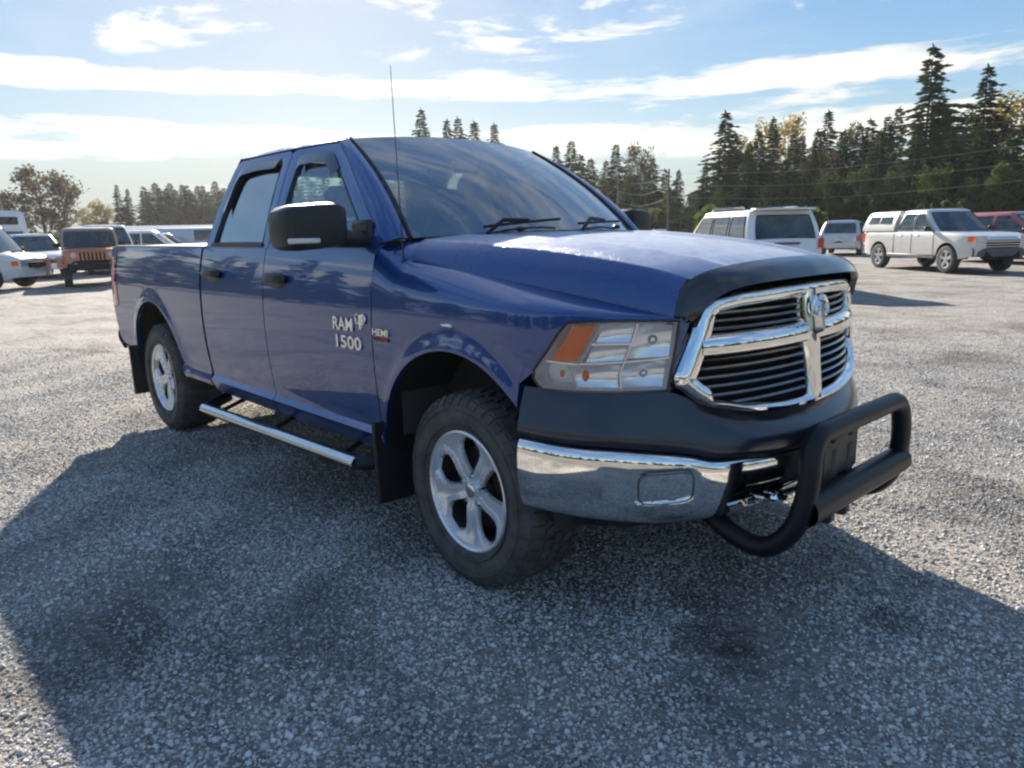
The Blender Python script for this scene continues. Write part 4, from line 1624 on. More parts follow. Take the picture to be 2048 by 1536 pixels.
for s in (-1, 1):
    fl = lambda p: Vector((p.x, p.y * -s, p.z))
    mb = MB()        # bowl
    ring = [(0, v) for v in lin(0, 1, 8)] + [(u, 1) for u in lin(0, 1, 14)[1:]] + [(1, v) for v in lin(1, 0, 8)[1:]] + [(u, 0) for u in lin(1, 0, 14)[1:-1]]
    rows = []
    for u, v in ring:
        a = lampq(u, v, .004)
        b = lampq(lerp(.5, u, .95), lerp(.5, v, .90), -.012)
        c = lampq(lerp(.5, u, .92), lerp(.5, v, .86), -.075)
        rows.append([fl(a), fl(b), fl(c)])
    mb.grid(rows, closed_u=True)
    mb.grid([[fl(lampq(u, v, -.075)) for v in lin(.06, .94, 6)] for u in lin(.04, .96, 12)])
    lampo = mb.build('headlight', M['lamp_white'], truck)
    # chrome reflectors: low beam inboard, high beam below it, stepped chambers
    def bowl(u0, u1, v0, v1, d0, d1, mat, nm):
        mb = MB()
        P = []
        for i in range(9):
            row = []
            for j in range(9):
                a, b = i / 8, j / 8
                e = min(1.0, ((a - .5) ** 2 + (b - .5) ** 2) * 2.2)
                dd = lerp(d1, d0, e)
                row.append(fl(lampq(lerp(u0, u1, a), lerp(v0, v1, b), dd)))
            P.append(row)
        mb.grid(P)
        return mb.build(nm, M[mat], lampo)
    bowl(.66, .985, .48, .97, -.016, -.034, 'reflector', 'low_beam_reflector')
    bowl(.66, .97, .05, .46, -.016, -.040, 'reflector', 'high_beam_reflector')
    bowl(.36, .64, .68, .96, -.018, -.030, 'reflector', 'upper_reflector')
    bowl(.36, .64, .42, .65, -.022, -.032, 'reflector', 'middle_reflector')
    bowl(.30, .64, .05, .39, -.018, -.036, 'reflector', 'turn_reflector')
    for (u, v, r) in ((.82, .72, .020), (.82, .25, .017)):
        mb = MB()
        mb.ball(fl(lampq(u, v, -.035)), r, 12, 8)
        mb.build('bulb_shield', M['chrome'], lampo)
    for (u, v, rr_) in ((.40, .22, (.013, .013, .020)), (.22, .24, (.009, .009, .014))):
        mb = MB()
        mb.ball(fl(lampq(u, v, -.03)), rr_, 10, 6)
        mb.build('turn_bulb', M['amber'], lampo)
    mb = MB()     # amber side marker: slanted block in the upper outer corner
    mb.grid([[fl(lampq(lerp(.07 + .03 * v, .29, a), lerp(.44, .94, v), -.003 - .012 * abs(a - .5))) for v in lin(0, 1, 6)] for a in lin(0, 1, 6)])
    mb.grid([[fl(lampq(lerp(.08 + .03 * v, .25, a), lerp(.46, .93, v), -.05)) for v in lin(0, 1, 2)] for a in lin(0, 1, 2)])
    mb.build('amber_marker', M['amber'], lampo)
    mb = MB()     # dividing ribs
    for (u0, v0, u1, v1) in ((.305, .02, .335, .98), (.65, .04, .65, .96), (.32, .405, .99, .47), (.33, .665, .65, .665), (.05, .42, .31, .40)):
        a = [lampq(lerp(u0, u1, t), lerp(v0, v1, t), -.012) for t in lin(0, 1, 5)]
        mb.tube([fl(p) for p in a], .0055, 6)
    mb.build('lamp_bezel', M['reflector'], lampo)
    mb = MB()
    mb.grid([[fl(lampq(u, v, .006 + .004 * math.sin(math.pi * u))) for v in lin(0, 1, 9)] for u in lin(0, 1, 22)])
    mb.build('lens', M['lens'], lampo)
    mb = MB()
    mb.tube([fl(lampq(u, v, .003)) for u, v in ring], .0055, 6, closed=True)
    mb.build('lamp_gasket', M['black'], lampo)
    # dark strip between lamp and grille
    mb = MB()
    mb.grid([[fl(nose(lerp(hl_right(z) + .004, -lerp(.60, .675, max(0, min(1, (1.20 - z) / .22))), a), z, -.012)) for z in lin(.90, 1.215, 7)] for a in lin(0, 1, 4)])
    mb.build('grille_side_filler', M['blue'], truck)


# ---- dark upper bumper cover
def cov_top(y):
    return interp(abs(y), [(0, .792), (.22, .798), (.42, .815), (.56, .850), (.66, .905), (.72, .926), (2, .928)])


def cov_bot(y):
    return smooth(abs(y), [(0, .652), (.25, .656), (.42, .668), (.55, .676), (.63, .700), (.81, .732), (.93, .744), (1.02, .764)])


mb = MB()
P = []
for k in range(-36, 37):
    ph = k / 36 * R(80.5)
    row = []
    for v in lin(0, 1, 15):
        x0, y0 = se(ph)
        zt, zb = cov_top(y0), cov_bot(y0)
        ctr = max(0.0, 1 - (abs(y0) / .66) ** 2)
        d = smooth(v, [(0, .050 + .030 * ctr), (.12, .056 + .034 * ctr), (.45, .040 + .040 * ctr), (.75, .022 + .020 * ctr), (1, .004 - .02 * ctr)])
        p = nose_phi(ph, lerp(zb, zt, v), d)
        row.append(p)
    row = [row[0] + Vector((-.05, 0, .0))] + row
    P.append(row)
mb.grid(P)
mb.build('bumper_cover', M['fascia'], truck)


# ---- chrome bumper
def chp(ph, v):
    """v 0 bottom .. 1 top"""
    x0, y0 = se(ph)
    zt = cov_bot(y0) - .005
    zb = lerp(.425, .462, max(0, (abs(y0) - .70) / .3))
    d = smooth(v, [(0, -.010), (.05, .022), (.18, .048), (.5, .066), (.80, .068), (.92, .062), (.97, .050), (1, .030)])
    return nose_phi(ph, lerp(zb, zt, v), d)


chr_ = None
for s in (-1, 1):
    mb = MB()
    P = []
    vs = lin(0, 1, 49)
    vs = sorted(set(vs + [.01, .03, .985]))
    for i in range(97):
        t = i / 96
        row = []
        for v in vs:
            yin = interp(v, [(0, .52), (.25, .525), (.95, .425), (1, .42)])
            ph = lerp(R(80.0), phi_y(yin, .05), t)
            p = chp(ph, v)
            # fog lamp pocket
            yy, z = abs(p.y), p.z
            ex = max(abs(yy - .745) - .055, 0) / .036
            ez = max(abs(z - .590) - .030, 0) / .030
            e = math.hypot(ex, ez)
            k = max(0, min(1, (1.15 - e) / .34)) ; k = k * k * (3 - 2 * k)
            p = p + Vector((-.020, .011, 0)) * k
            row.append(Vector((p.x, p.y * s, p.z)))
        P.append(row)
    P.append([p + Vector((-.05, 0, 0)) for p in P[-1]])
    P = [[Vector((p.x - .015, p.y - s * .04, p.z)) for p in P[0]]] + P
    mb.grid(P)
    o = mb.build('chrome_bumper', M['chrome_dull'], truck, 50)
    mb = MB()      # dark joint round the fog lamp pocket
    pth = []
    for k in range(40):
        a = 2 * math.pi * k / 40
        ca, sa = math.cos(a), math.sin(a)
        q = (abs(ca) ** 5 + abs(sa) ** 5) ** -.2
        yy, z = .745 + ca * q * .083, .590 + sa * q * .056
        zt, zb = cov_bot(yy) - .005, lerp(.425, .462, max(0, (yy - .70) / .3))
        p = chp(phi_y(yy, .066), (z - zb) / (zt - zb))
        pth.append(Vector((p.x + .0005, p.y * s, p.z)))
    mb.tube(pth, .0022, 5, closed=True)
    mb.build('fog_pocket_joint', M['trim_dark'], o)
mb = MB()
mb.grid([[chp(ph, v) for v in lin(.46, 1, 12)] for ph in lin(-phi_y(.45, .05), phi_y(.45, .05), 25)])
mb.grid([[chp(ph, v) + Vector((-.05 * (v == .46 and 1 or 0), 0, 0)) for v in (.46, .4601)] for ph in lin(-phi_y(.45, .05), phi_y(.45, .05), 25)])
mb.build('bumper_top_strip', M['chrome_dull'], truck)
mb = MB()
mb.grid([[chp(ph, v) for v in lin(0, .17, 7)] + [nose_phi(ph, .474, .036), nose_phi(ph, .492, -.002), nose_phi(ph, .508, -.045)] for ph in lin(-phi_y(.50, .05), phi_y(.50, .05), 25)])
mb.build('bumper_lip', M['chrome'], truck)
mb = MB()
mb.grid([[nose(y, z, -.06) for z in (.42, .66)] for y in lin(-.56, .56, 13)])
mb.build('intake', M['void'], truck)
for z in (.535, .565, .595, .625):
    mb = MB()
    mb.tube([nose(y, z, -.02) for y in lin(-.50, .50, 11)], .006, 6)
    mb.build('intake_bar', M['black'], truck)
for s in (-1, 1):
    mb = MB()
    mb.tube(arc_pts([(.86, s * .33, .485), (1.045, s * .33, .485), (1.045, s * .27, .485), (.86, s * .27, .485)], 6, .035), .014, 8)
    mb.build('tow_hook', M['chrome'], truck)
# lower dark valance under the chrome
mb = MB()
mb.grid([[nose_phi(ph, z, d) for d, z in ((-.035, .448), (-.06, .40), (-.12, .375))] for ph in lin(-R(76), R(76), 41)])
mb.build('air_dam', M['black'], truck)

# ---- grille
GO = [(0, 1.262), (.22, 1.260), (.42, 1.252), (.535, 1.236), (.580, 1.205), (.605, 1.13), (.645, 1.04), (.678, .965), (.672, .935), (.625, .890), (.57, .855),
      (.42, .820), (.22, .803), (0, .797)]
full = GO + [(-y, z) for y, z in reversed(GO[1:-1])]


def gx(y, z, d=0.0):
    lean = .025 * (1.03 - z) / .2          # grille leans back at the top
    p = nose(y, z, 0.004 + d)
    return Vector((p.x + lean, y, z))


grille = thing('grille', None, None, (0, 0, 0), parent=truck)
mb = MB()
c = (0, 1.04)
rows = []
dense = []
for k in range(len(full)):
    a, b = full[k], full[(k + 1) % len(full)]
    for t in (0, .25, .5, .75):
        dense.append((lerp(a[0], b[0], t), lerp(a[1], b[1], t)))
for k, (y, z) in enumerate(dense):
    a, b = dense[k - 1], dense[(k + 1) % len(dense)]
    tx = Vector((b[0] - a[0], b[1] - a[1])).normalized()
    nn = Vector((tx.y, -tx.x))
    if nn.dot(Vector((y - c[0], z - c[1]))) > 0:
        nn = -nn
    # band is broad at the top and the sides, slim along the bottom
    wd = .060 if z > 1.2 else .064 if abs(y) > .56 else .030
    if z < .87:
        wd = .030
    pr = [(0, -.04), (.004, .004), (.16, .016), (.5, .020), (.84, .010), (1.0, -.010), (1.02, -.05)]
    rows.append([gx(y + nn.x * wd * q, z + nn.y * wd * q, d) for q, d in pr])
mb.grid(rows, closed_u=True)


def bar(path, hw, mbx, dz=.0, dep=.018):
    rows = []
    for i, (y, z, w) in enumerate(path):
        a, b = path[max(0, i - 1)], path[min(len(path) - 1, i + 1)]
        tx = Vector((b[0] - a[0], b[1] - a[1])).normalized()
        nn = Vector((-tx.y, tx.x))
        rows.append([gx(y + nn.x * w * q, z + nn.y * w * q, d) for q, d in ((-1, -.05), (-.98, .0), (-.7, dep), (0, dep + .006), (.7, dep), (.98, .0), (1, -.05))])
    mbx.grid(rows)


bar([(y, 1.072 - .006 * abs(y), .039) for y in lin(-.60, .60, 21)], .03, mb)
bar([(0, z, smooth(z, [(.80, .030), (.95, .036), (1.07, .050), (1.24, .045)])) for z in lin(.815, 1.235, 13)], .04, mb, dep=.022)
mb.build('grille_frame', M['chrome'], grille, 50)
mb = MB()
mb.grid([[gx(y, z, -.055) for z in lin(.81, 1.25, 7)] for y in lin(-.66, .66, 17)])
mb.build('grille_mesh', M['void'], grille)


def open_y(z):
    return interp(z, [(.80, .40), (.835, .54), (.88, .60), (.95, .635), (1.04, .60), (1.13, .555), (1.20, .525), (1.235, .45)])


for s in (-1, 1):
    for z in (1.123, 1.150, 1.177, 1.204, .858, .890, .922, .954, .986, 1.016):
        mb = MB()
        yo = open_y(z)
        rows = []
        for y in lin(.042, yo, 9):
            zz_ = z + (-.003 * y)
            rows.append([gx(s * y, zz_ + q, d) for q, d in ((-.008, -.05), (-.0065, -.016), (0, -.008), (.0065, -.014), (.009, -.05))])
        mb.grid(rows)
        mb.build('slat', M['satin'] if False else M['slat'] if 'slat' in M else M['gloss_black'], grille)
# ram head emblem where the bars cross
mb = MB()
zc = 1.140
face = [(-.013, .055), (.013, .055), (.030, .035), (.026, .0), (.018, -.035), (.022, -.060), (.010, -.078), (-.010, -.078), (-.022, -.060), (-.018, -.035), (-.026, .0), (-.030, .035)]
mb.prism(face, lambda y, z: gx(y, zc + z, .030), lambda y, z: gx(y * .55, zc + z * .82, .056))
for s in (-1, 1):
    pth, rad = [], []
    for k in range(15):
        a = R(100 - k * 22)
        rr = .034 - .0013 * k
        pth.append(gx(s * (.034 + rr * math.cos(a)), zc + .022 + rr * math.sin(a) * 1.15, .040 + .0008 * k))
        rad.append(.0125 - .0006 * k)
    mb.tube(pth, rad, 8)
em = mb.build('emblem', M['badge'], grille)
mb = MB()
for s in (-1, 1):
    mb.ball(gx(s * .014, zc + .018, .052), (.004, .006, .004), 8, 5)
mb.build('emblem_eye', M['void'], em)

# ---- bull bar
BX = 1.18
bull = thing('bull_bar', None, None, (0, 0, 0), parent=truck)
mb = MB()
half = [(.80, -.44, .42), (.93, -.445, .345), (1.06, -.445, .325), (1.16, -.432, .42), (1.195, -.415, .58), (1.185, -.395, .765)]
pth = half + [(x, -y, z) for x, y, z in reversed(half)]
pts = arc_pts(pth, 8, .11)
mb.tube(pts, .038, 16)
mb.build('hoop', M['satin'], bull)
mb = MB()
rows = []
for y in lin(-.425, .425, 15):
    rows.append([(1.187 + .052 * math.cos(a), y, .500 + .056 * math.sin(a)) for a in lin(0, 2 * math.pi, 17)[:-1]])
mb.grid(rows, closed_v=True)
mb.build('cross_bar', M['satin'], bull)
mb = MB()
mb.grid([[(lerp(1.190, 1.05, v) - .02 * math.sin(math.pi * v), y, lerp(.442, .385, v) - .012) for v in lin(0, 1, 5)] for y in lin(-.40, .40, 9)])
mb.build('skid_plate', M['steel'], bull)
mb = MB()
for (y, z) in ((-.10, .69), (.03, .69), (-.10, .60)):
    pass
x0 = 1.135
mb.box((x0, -.045, .650), (.012, .29, .22), .005)
for y in (-.10, .03):
    mb.box((1.10, y, .50), (.10, .05, .30), .01)
lp = mb.build('plate_bracket', M['grey_plastic'], bull)
mb = MB()
for y in (-.125, .025):
    mb.lathe_y([(.0, 0), (.016, 0), (.016, .012), (0, .012)], n=14)
    n0 = len(mb.v) - 14 * 4
    for i in range(n0, len(mb.v)):
        a, b, c2 = mb.v[i]
        mb.v[i] = (x0 + .0035 + b * .5, y + a, .690 + c2)
mb.build('bolt_hole', M['void'], lp)


# ---- wheels
def make_wheel(x, s, steer=0.0):
    wy = .955
    wh = thing('wheel', None, None, (x, s * wy, .418), parent=truck)
    wh.rotation_euler = (0, random.uniform(0, 6.28) * 0, steer)
    # tyre: lathe with shoulders, plus tread blocks
    mb = MB()
    prof = [(.252, -.012), (.256, .004), (.272, .018), (.30, .030), (.33, .034), (.36, .030), (.383, .020), (.398, .004), (.405, -.014), (.408, -.06), (.409, -.135),
            (.408, -.21), (.405, -.256), (.396, -.275), (.36, -.30), (.31, -.295), (.26, -.26), (.24, -.22)]
    mb.lathe_y(prof, n=72, s=s)
    nb = 46
    for k in range(nb):
        a0 = 2 * math.pi * k / nb
        for row, (y0, y1, da, ca) in enumerate(((.004, -.052, 0.0, .36), (-.062, -.104, .5, .38), (-.114, -.156, .0, .38), (-.166, -.208, .5, .38), (-.218, -.272, .0, .36))):
            a = a0 + da * 2 * math.pi / nb
            w_ = ca * 2 * math.pi / nb
            sk = (.25 if row in (1, 3) else -.12) * 2 * math.pi / nb
            r0, r1 = .402, .4185
            ring = []
            for rr, sh in ((r0, 1.0), (r1, .86)):
                for (ya, sgn, off) in ((y0, -1, 0), (y0, 1, 0), (y1, 1, sk), (y1, -1, sk)):
                    aa = a + sgn * w_ * sh + off
                    rad = rr - (.010 if (row in (0, 4) and ya in (.004, -.272)) else 0)
                    ring.append((rad * math.cos(aa), s * ya, rad * math.sin(aa)))
            mb.add(ring, [(4, 5, 6, 7), (0, 1, 5, 4), (1, 2, 6, 5), (2, 3, 7, 6), (3, 0, 4, 7)])
        # shoulder lugs on the sidewall
        a = a0
        ring = []
        for rr, yy in ((.372, .026), (.399, .006)):
            for sg in (-1, 1):
                for lift in (0, .006):
                    aa = a + sg * .30 * 2 * math.pi / nb
                    ring.append((rr * math.cos(aa), s * (yy + lift), rr * math.sin(aa)))
        mb.add(ring, [(1, 3, 7, 5), (0, 1, 5, 4), (2, 3, 7, 6), (0, 1, 3, 2), (4, 5, 7, 6)])
    # raised rings on the sidewall
    for rr in (.285, .352):
        mb.lathe_y([(rr - .004, .026 if rr < .3 else .030), (rr - .002, .034 if rr < .3 else .036), (rr + .002, .036), (rr + .004, .030)], n=72, s=s)
    mb.build('tyre', M['rubber'], wh, 30)
    # rim barrel and lip
    mb = MB()
    mb.lathe_y([(.262, .004), (.260, .014), (.252, .017), (.243, .012), (.236, -.004), (.228, -.026)], n=64, s=s)
    # five broad spokes, each lofted from the hub to the rim
    for k in range(5):
        a = R(-90 + 72 * k)
        e = Vector((math.cos(a), 0, math.sin(a)))
        q = Vector((-math.sin(a), 0, math.cos(a)))
        rows = []
        for r, hw, yt, dp in ((.030, .022, -.022, .03), (.065, .034, -.020, .03), (.085, .037, -.014, .024), (.115, .038, -.012, .022), (.150, .041, -.013, .022), (.180, .048, -.013, .022), (.203, .066, -.011, .022), (.222, .102, -.005, .022), (.242, .134, .002, .022)):
            row = []
            for u, dy in ((-1, -dp), (-.96, -.012), (-.84, 0), (-.35, -.0005), (-.30, -.006), (0, -.008), (.30, -.006), (.35, -.0005), (.84, 0), (.96, -.012), (1, -dp)):
                if r > .20:
                    dy = dy if abs(u) > .9 else dy * .3
                p = e * math.sqrt(max(r * r - (u * hw) ** 2 * .9, .0001)) + q * (u * hw)
                row.append((p.x, s * (yt + dy), p.z))
            rows.append(row)
        mb.grid(rows)
    rim = mb.build('rim', M['alloy'], wh, 28)
    mb = MB()
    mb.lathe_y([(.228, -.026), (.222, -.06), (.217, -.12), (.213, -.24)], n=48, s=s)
    mb.build('rim_barrel', M['alloy_shade'], wh)
    mb = MB()
    mb.lathe_y([(0.0, -.006), (.020, -.006), (.030, -.009), (.033, -.018), (.034, -.03)], n=28, s=s)
    mb.build('hub_cap', M['badge'], wh)
    mb = MB()
    for k in range(5):
        a = R(-54 + 72 * k)
        mb.lathe_y([(0, -.012), (.010, -.013), (.012, -.020), (.012, -.05)], c=(.063 * math.cos(a), 0, .063 * math.sin(a)), n=8, s=s)
    mb.build('lug_nuts', M['chrome'], wh)
    mb = MB()
    mb.lathe_y([(.0, -.055), (.085, -.055), (.088, -.075), (.178, -.082), (.180, -.105), (.0, -.105)], n=40, s=s)
    mb.build('brake_disc', M['alloy_shade'], wh)
    return wh


for x, st in ((0.0, R(-2.0)), (-3.67, 0)):
    for s in (-1, 1):
        make_wheel(x, s, st)


# ---- towing mirrors
for s in (-1, 1):
    mr = thing('side_mirror', None, None, (0, 0, 0), parent=truck)
    mb = MB()
    # housing: rounded block, broad side facing forward
    c0 = Vector((-.70, s * 1.198, 1.512)) if s < 0 else Vector((-.74, 1.10, 1.512))
    rows = []
    for k, (dx, sc) in enumerate(((.060, .72), (.056, .86), (.040, .95), (.0, 1.0), (-.07, 1.0), (-.105, .97))):
        ring = []
        for j in range(28):
            a = 2 * math.pi * j / 28
            ca, sa = math.cos(a), math.sin(a)
            n_ = 5.0
            rad = (abs(ca) ** n_ + abs(sa) ** n_) ** (-1 / n_)
            yy, zz2 = ca * rad * .150 * sc * (1 if s < 0 else .72), sa * rad * .098 * sc * (1 if s < 0 else .8)
            ring.append((c0.x + dx - .10 * yy * 0 + (-.02 if yy * s > 0 else .0) * abs(yy) / .16, c0.y + yy, c0.z + zz2 + .012 * (yy * -s) / .16))
        rows.append(ring)
    mb.grid(rows, closed_v=True)
    mb.add(rows[0], [tuple(range(28))])
    mb.build('mirror_housing', M['black'], mr)
    mb = MB()
    mb.add(rows[-1], [tuple(range(28))])
    for i in range(28):
        x, y, z = mb.v[i]
        mb.v[i] = (x + .012, lerp(c0.y, y, .94), lerp(c0.z, z, .93))
    mb.build('mirror_glass', M['chrome'], mr)
    mb = MB()
    mb.tube(arc_pts([(c0.x - .02, c0.y - s * .10, 1.465), (c0.x - .02, s * 1.03, 1.455), (-.72, s * .93, 1.452)], 5, .05), [.040] * 8, 10)
    mb.box((-.755, s * .915, 1.475), (.16, .045, .13), .018)
    mb.build('mirror_arm', M['black'], mr)
    mb = MB()
    mb.box((c0.x + .058, s * 1.275, 1.452), (.012, .15, .022), .005)
    mb.build('marker_strip', M['marker'], mr)

# ---- antenna on the fender
mb = MB()
mb.tube([(-.450, -.905, 1.325), (-.452, -.908, 1.36)], [.022, .012], 10)
mb.tube([(-.452, -.908, 1.36), (-.456, -.914, 1.75), (-.460, -.920, 2.16)], [.0034, .0021, .0014], 6)
mb.build('antenna', M['black'], truck)


# ---- badges: raised metal letters on the front doors
def text_mesh(body, size, extrude, name):
    cu = bpy.data.curves.new(name, 'FONT')
    cu.body = body
    cu.size = size
    cu.extrude = extrude
    cu.offset = size * .02
    cu.resolution_u = 3
    o = bpy.data.objects.new(name, cu)
    col.objects.link(o)
    dg = bpy.context.evaluated_depsgraph_get()
    me = bpy.data.meshes.new_from_object(o.evaluated_get(dg))
    bpy.data.objects.remove(o)
    me.name = name
    return me


def badge(body, x, z, size, mat_, s, width=None, name='badge'):
    me = text_mesh(body, size, .0035, name)
    co = np.empty(len(me.vertices) * 3)
    me.vertices.foreach_get('co', co)
    co = co.reshape(-1, 3)
    wd = co[:, 0].max() - co[:, 0].min()
    k = (width / wd) if width else 1
    res = []
    for px, py, pz in co:
        # on the passenger side the text runs from the rear of the truck to the front
        xx = x + (px - co[:, 0].min()) * k if s < 0 else x + (wd * k) - (px - co[:, 0].min()) * k
        zz2 = z + py
        res.append((xx, s * (S(xx, zz2) + .004 + pz), zz2))
    me.vertices.foreach_set('co', np.array(res).ravel())
    me.materials.clear()
    me.materials.append(mat_)
    me.update()
    o = bpy.data.objects.new(name, me)
    col.objects.link(o)
    o.parent = truck
    return o


for s in (-1, 1):
    badge('RAM', -.935, 1.030, .085, M['badge'], s, .18)
    badge('1500', -.915, .945, .085, M['badge'], s, .23)
    b = badge('HEMI', -.585 if s < 0 else -.585, 1.030, .042, M['badge'], s, .125)
    badge('5.7 LITER', -.585, 1.005, .022, M['badge_red'], s, .125)
    mb = MB()      # small horned-head mark beside the letters
    bx, bz = -.685, 1.080
    mb.prism([(-.012, .035), (.012, .035), (.018, .005), (.009, -.04), (-.009, -.04), (-.018, .005)], lambda x, z: (bx + x, s * (S(bx, bz) + .002), bz + z), lambda x, z: (bx + x * .7, s * (S(bx, bz) + .010), bz + z * .9))
    for q in (-1, 1):
        mb.tube([(bx + q * (.022 + .018 * math.cos(R(100 - 25 * k))), s * (S(bx, bz) + .006), bz + .012 + .022 * math.sin(R(100 - 25 * k))) for k in range(12)], .005, 6)
    mb.build('badge_emblem', M['badge'], truck)


# ================================================================== parked vehicles
M['white'] = paint('white_paint', (.74, .74, .72), 0.0, 0, .12)
M['pearl'] = paint('pearl_white_paint', (.60, .60, .58), .15, 0, .15)
M['silver'] = paint('silver_paint', (.46, .48, .50), 0.55, 0, .08)
M['orange'] = paint('burnt_orange_paint', (.50, .155, .055), 0.1, 0, .10)
M['red'] = paint('red_paint', (.36, .05, .05), 0.1, 0, .08)
M['teal'] = paint('teal_paint', (.10, .42, .36), 0.1, 0, .08)
M['navy'] = paint('pale_blue_paint', (.14, .20, .32), 0.2, 0, .08)
M['auto_glass'] = glass('auto_glass', (.42, .50, .50), 0.0, .05, .03)
M['tint_glass'] = glass('tinted_auto_glass', (.07, .085, .10), 0.0, .04, .02)
M['trim'] = material('grey_trim', (.10, .10, .105), .6, var=.2)
M['rim_far'] = material('painted_alloy', (.55, .56, .57), .3, .7)


def mix2(a, b, t):
    return tuple(lerp(x, y, t) for x, y in zip(a, b))


def make_vehicle(name, label, cat, loc, rz, sp, group=None):
    """sp: x_rear, x_front, w (half width), clr, deck [(x, z)], wheels (xr, xf, r), cabin dict, paint, ..."""
    t = thing(name, label, cat, loc, R(rz), group)
    w, clr = sp['w'], sp['clr']
    xr, xf, wr = sp['wheels']
    pm_ = M[sp['paint']]
    xs = sorted(set([round(v, 4) for v in lin(sp['x_rear'], sp['x_front'], 34)] + [round(c + (wr + .075) * math.cos(math.pi * k / 18) * .9999, 4) for c in (xr, xf) for k in range(19)]))
    xs = [x for x in xs if sp['x_rear'] <= x <= sp['x_front']]
    rr = wr + .075
    zc = wr + .01
    round_f, round_r = sp.get('round_f', .16), sp.get('round_r', .10)

    def half(x):
        q = 1.0
        df, dr = sp['x_front'] - x, x - sp['x_rear']
        if df < .9:
            q -= round_f * (1 - df / .9) ** 2.4
        if dr < .7:
            q -= round_r * (1 - dr / .7) ** 2.4
        return w * q

    def bottom(x):
        lo = clr + max(0, .10 * (1 - (sp['x_front'] - x) / .5)) + max(0, .08 * (1 - (x - sp['x_rear']) / .5))
        for c in (xr, xf):
            d = abs(x - c)
            if d < rr:
                lo = max(lo, zc + math.sqrt(rr * rr - d * d))
        return lo

    def sec(x):
        """half section from sill to deck edge"""
        zt, zb, h = smooth(x, sp['deck']), bottom(x), half(x)
        p = []
        for j in range(9):
            v = j / 8
            z = lerp(zb, zt - .07, v)
            k = (z - clr) / (zt - clr)
            y = h * (1 - .035 * (1 - k) ** 2 - .05 * max(0, k - .62) ** 1.5 * 2)
            p.append((y, z))
        y0 = p[-1][0]
        p += [(y0 - .012, zt - .035), (y0 - .045, zt - .010), (y0 - .11, zt + .004), (y0 * .5, zt + .018), (0, zt + .022)]
        return p
    mb = MB()
    rows = []
    for x in xs:
        p = sec(x)
        rows.append([(x, -y, z) for y, z in p] + [(x, y, z) for y, z in reversed(p[:-1])])
    mb.grid(rows)
    # front and rear faces pulled out a little so that they are not flat
    for row, dx in ((rows[0], -1), (rows[-1], 1)):
        n_ = len(row)
        zlo = min(q[2] for q in row)
        zhi = max(q[2] for q in row)
        inner = [[(q[0] + dx * b * (1 - ((q[2] - zlo) / (zhi - zlo) * 2 - 1) ** 2 * .6), q[1] * s_, lerp((zlo + zhi) / 2, q[2], s_)) for q in row] for b, s_ in ((.03, .93), (.045, .6), (.05, .0))]
        mb.grid([row] + inner)
    body = mb.build('body', pm_, t, 32)
    # under-body block hides the inside and blackens the wheel wells
    mb = MB()
    mb.box(((sp['x_rear'] + sp['x_front']) / 2, 0, (clr + .12 + zc + rr) / 2), (sp['x_front'] - sp['x_rear'] - .5, w * 1.30, zc + rr - clr - .08), .03)
    for c in (xr, xf):
        for s in (-1, 1):
            P = []
            for k in range(17):
                a = math.pi * k / 16
                P.append([(c + (rr - .004) * math.cos(a), s * yy, zc + (rr - .004) * math.sin(a)) for yy in (half(c) * .955, w * .6)])
            mb.grid(P)
    mb.build('underbody', M['void'], t)
    # cabin
    cb = sp['cabin']
    zb, zr = cb['zb'], cb['zr']
    wb, wt = w * cb.get('wb', .93), w * cb.get('wt', .76)

    def lev(v, out=0.0):
        x0, x1 = lerp(cb['x0b'], cb['x0t'], v), lerp(cb['x1b'], cb['x1t'], v)
        return x0, x1, lerp(wb, wt, v) + .03 * math.sin(math.pi * v), lerp(zb, zr, v)

    def ringp(x0, x1, y, z, c=.10):
        pts_ = []
        for (cx_, cy_, a0) in ((x1 - c, y - c, 0), (x0 + c, y - c, 90), (x0 + c, -y + c, 180), (x1 - c, -y + c, 270)):
            for k in range(5):
                a = R(a0 + 22.5 * k)
                px_ = cx_ + c * math.cos(a)
                bulge = .10 * (1 - min(1, abs(cy_ + c * math.sin(a)) / y) ** 2)
                pts_.append((px_ + (bulge if px_ > (x0 + x1) / 2 and a0 in (0, 270) else 0), cy_ + c * math.sin(a), z))
        return pts_
    rows = []
    for v in (0, .25, .5, .75, .92, 1.0):
        rows.append(ringp(*lev(v)))
    x0, x1, y, z = lev(1.0)
    for ins, dz in ((.03, .022), (.09, .042), (.30, .062)):
        rows.append(ringp(x0 + ins, x1 - ins * .8, y - ins, z + dz))
    mb = MB()
    mb.grid(rows, closed_v=True)
    mb.add(rows[-1], [tuple(range(len(rows[-1])))])
    cabin = mb.build('cabin', M[sp.get('roof_paint', sp['paint'])], t, 32)

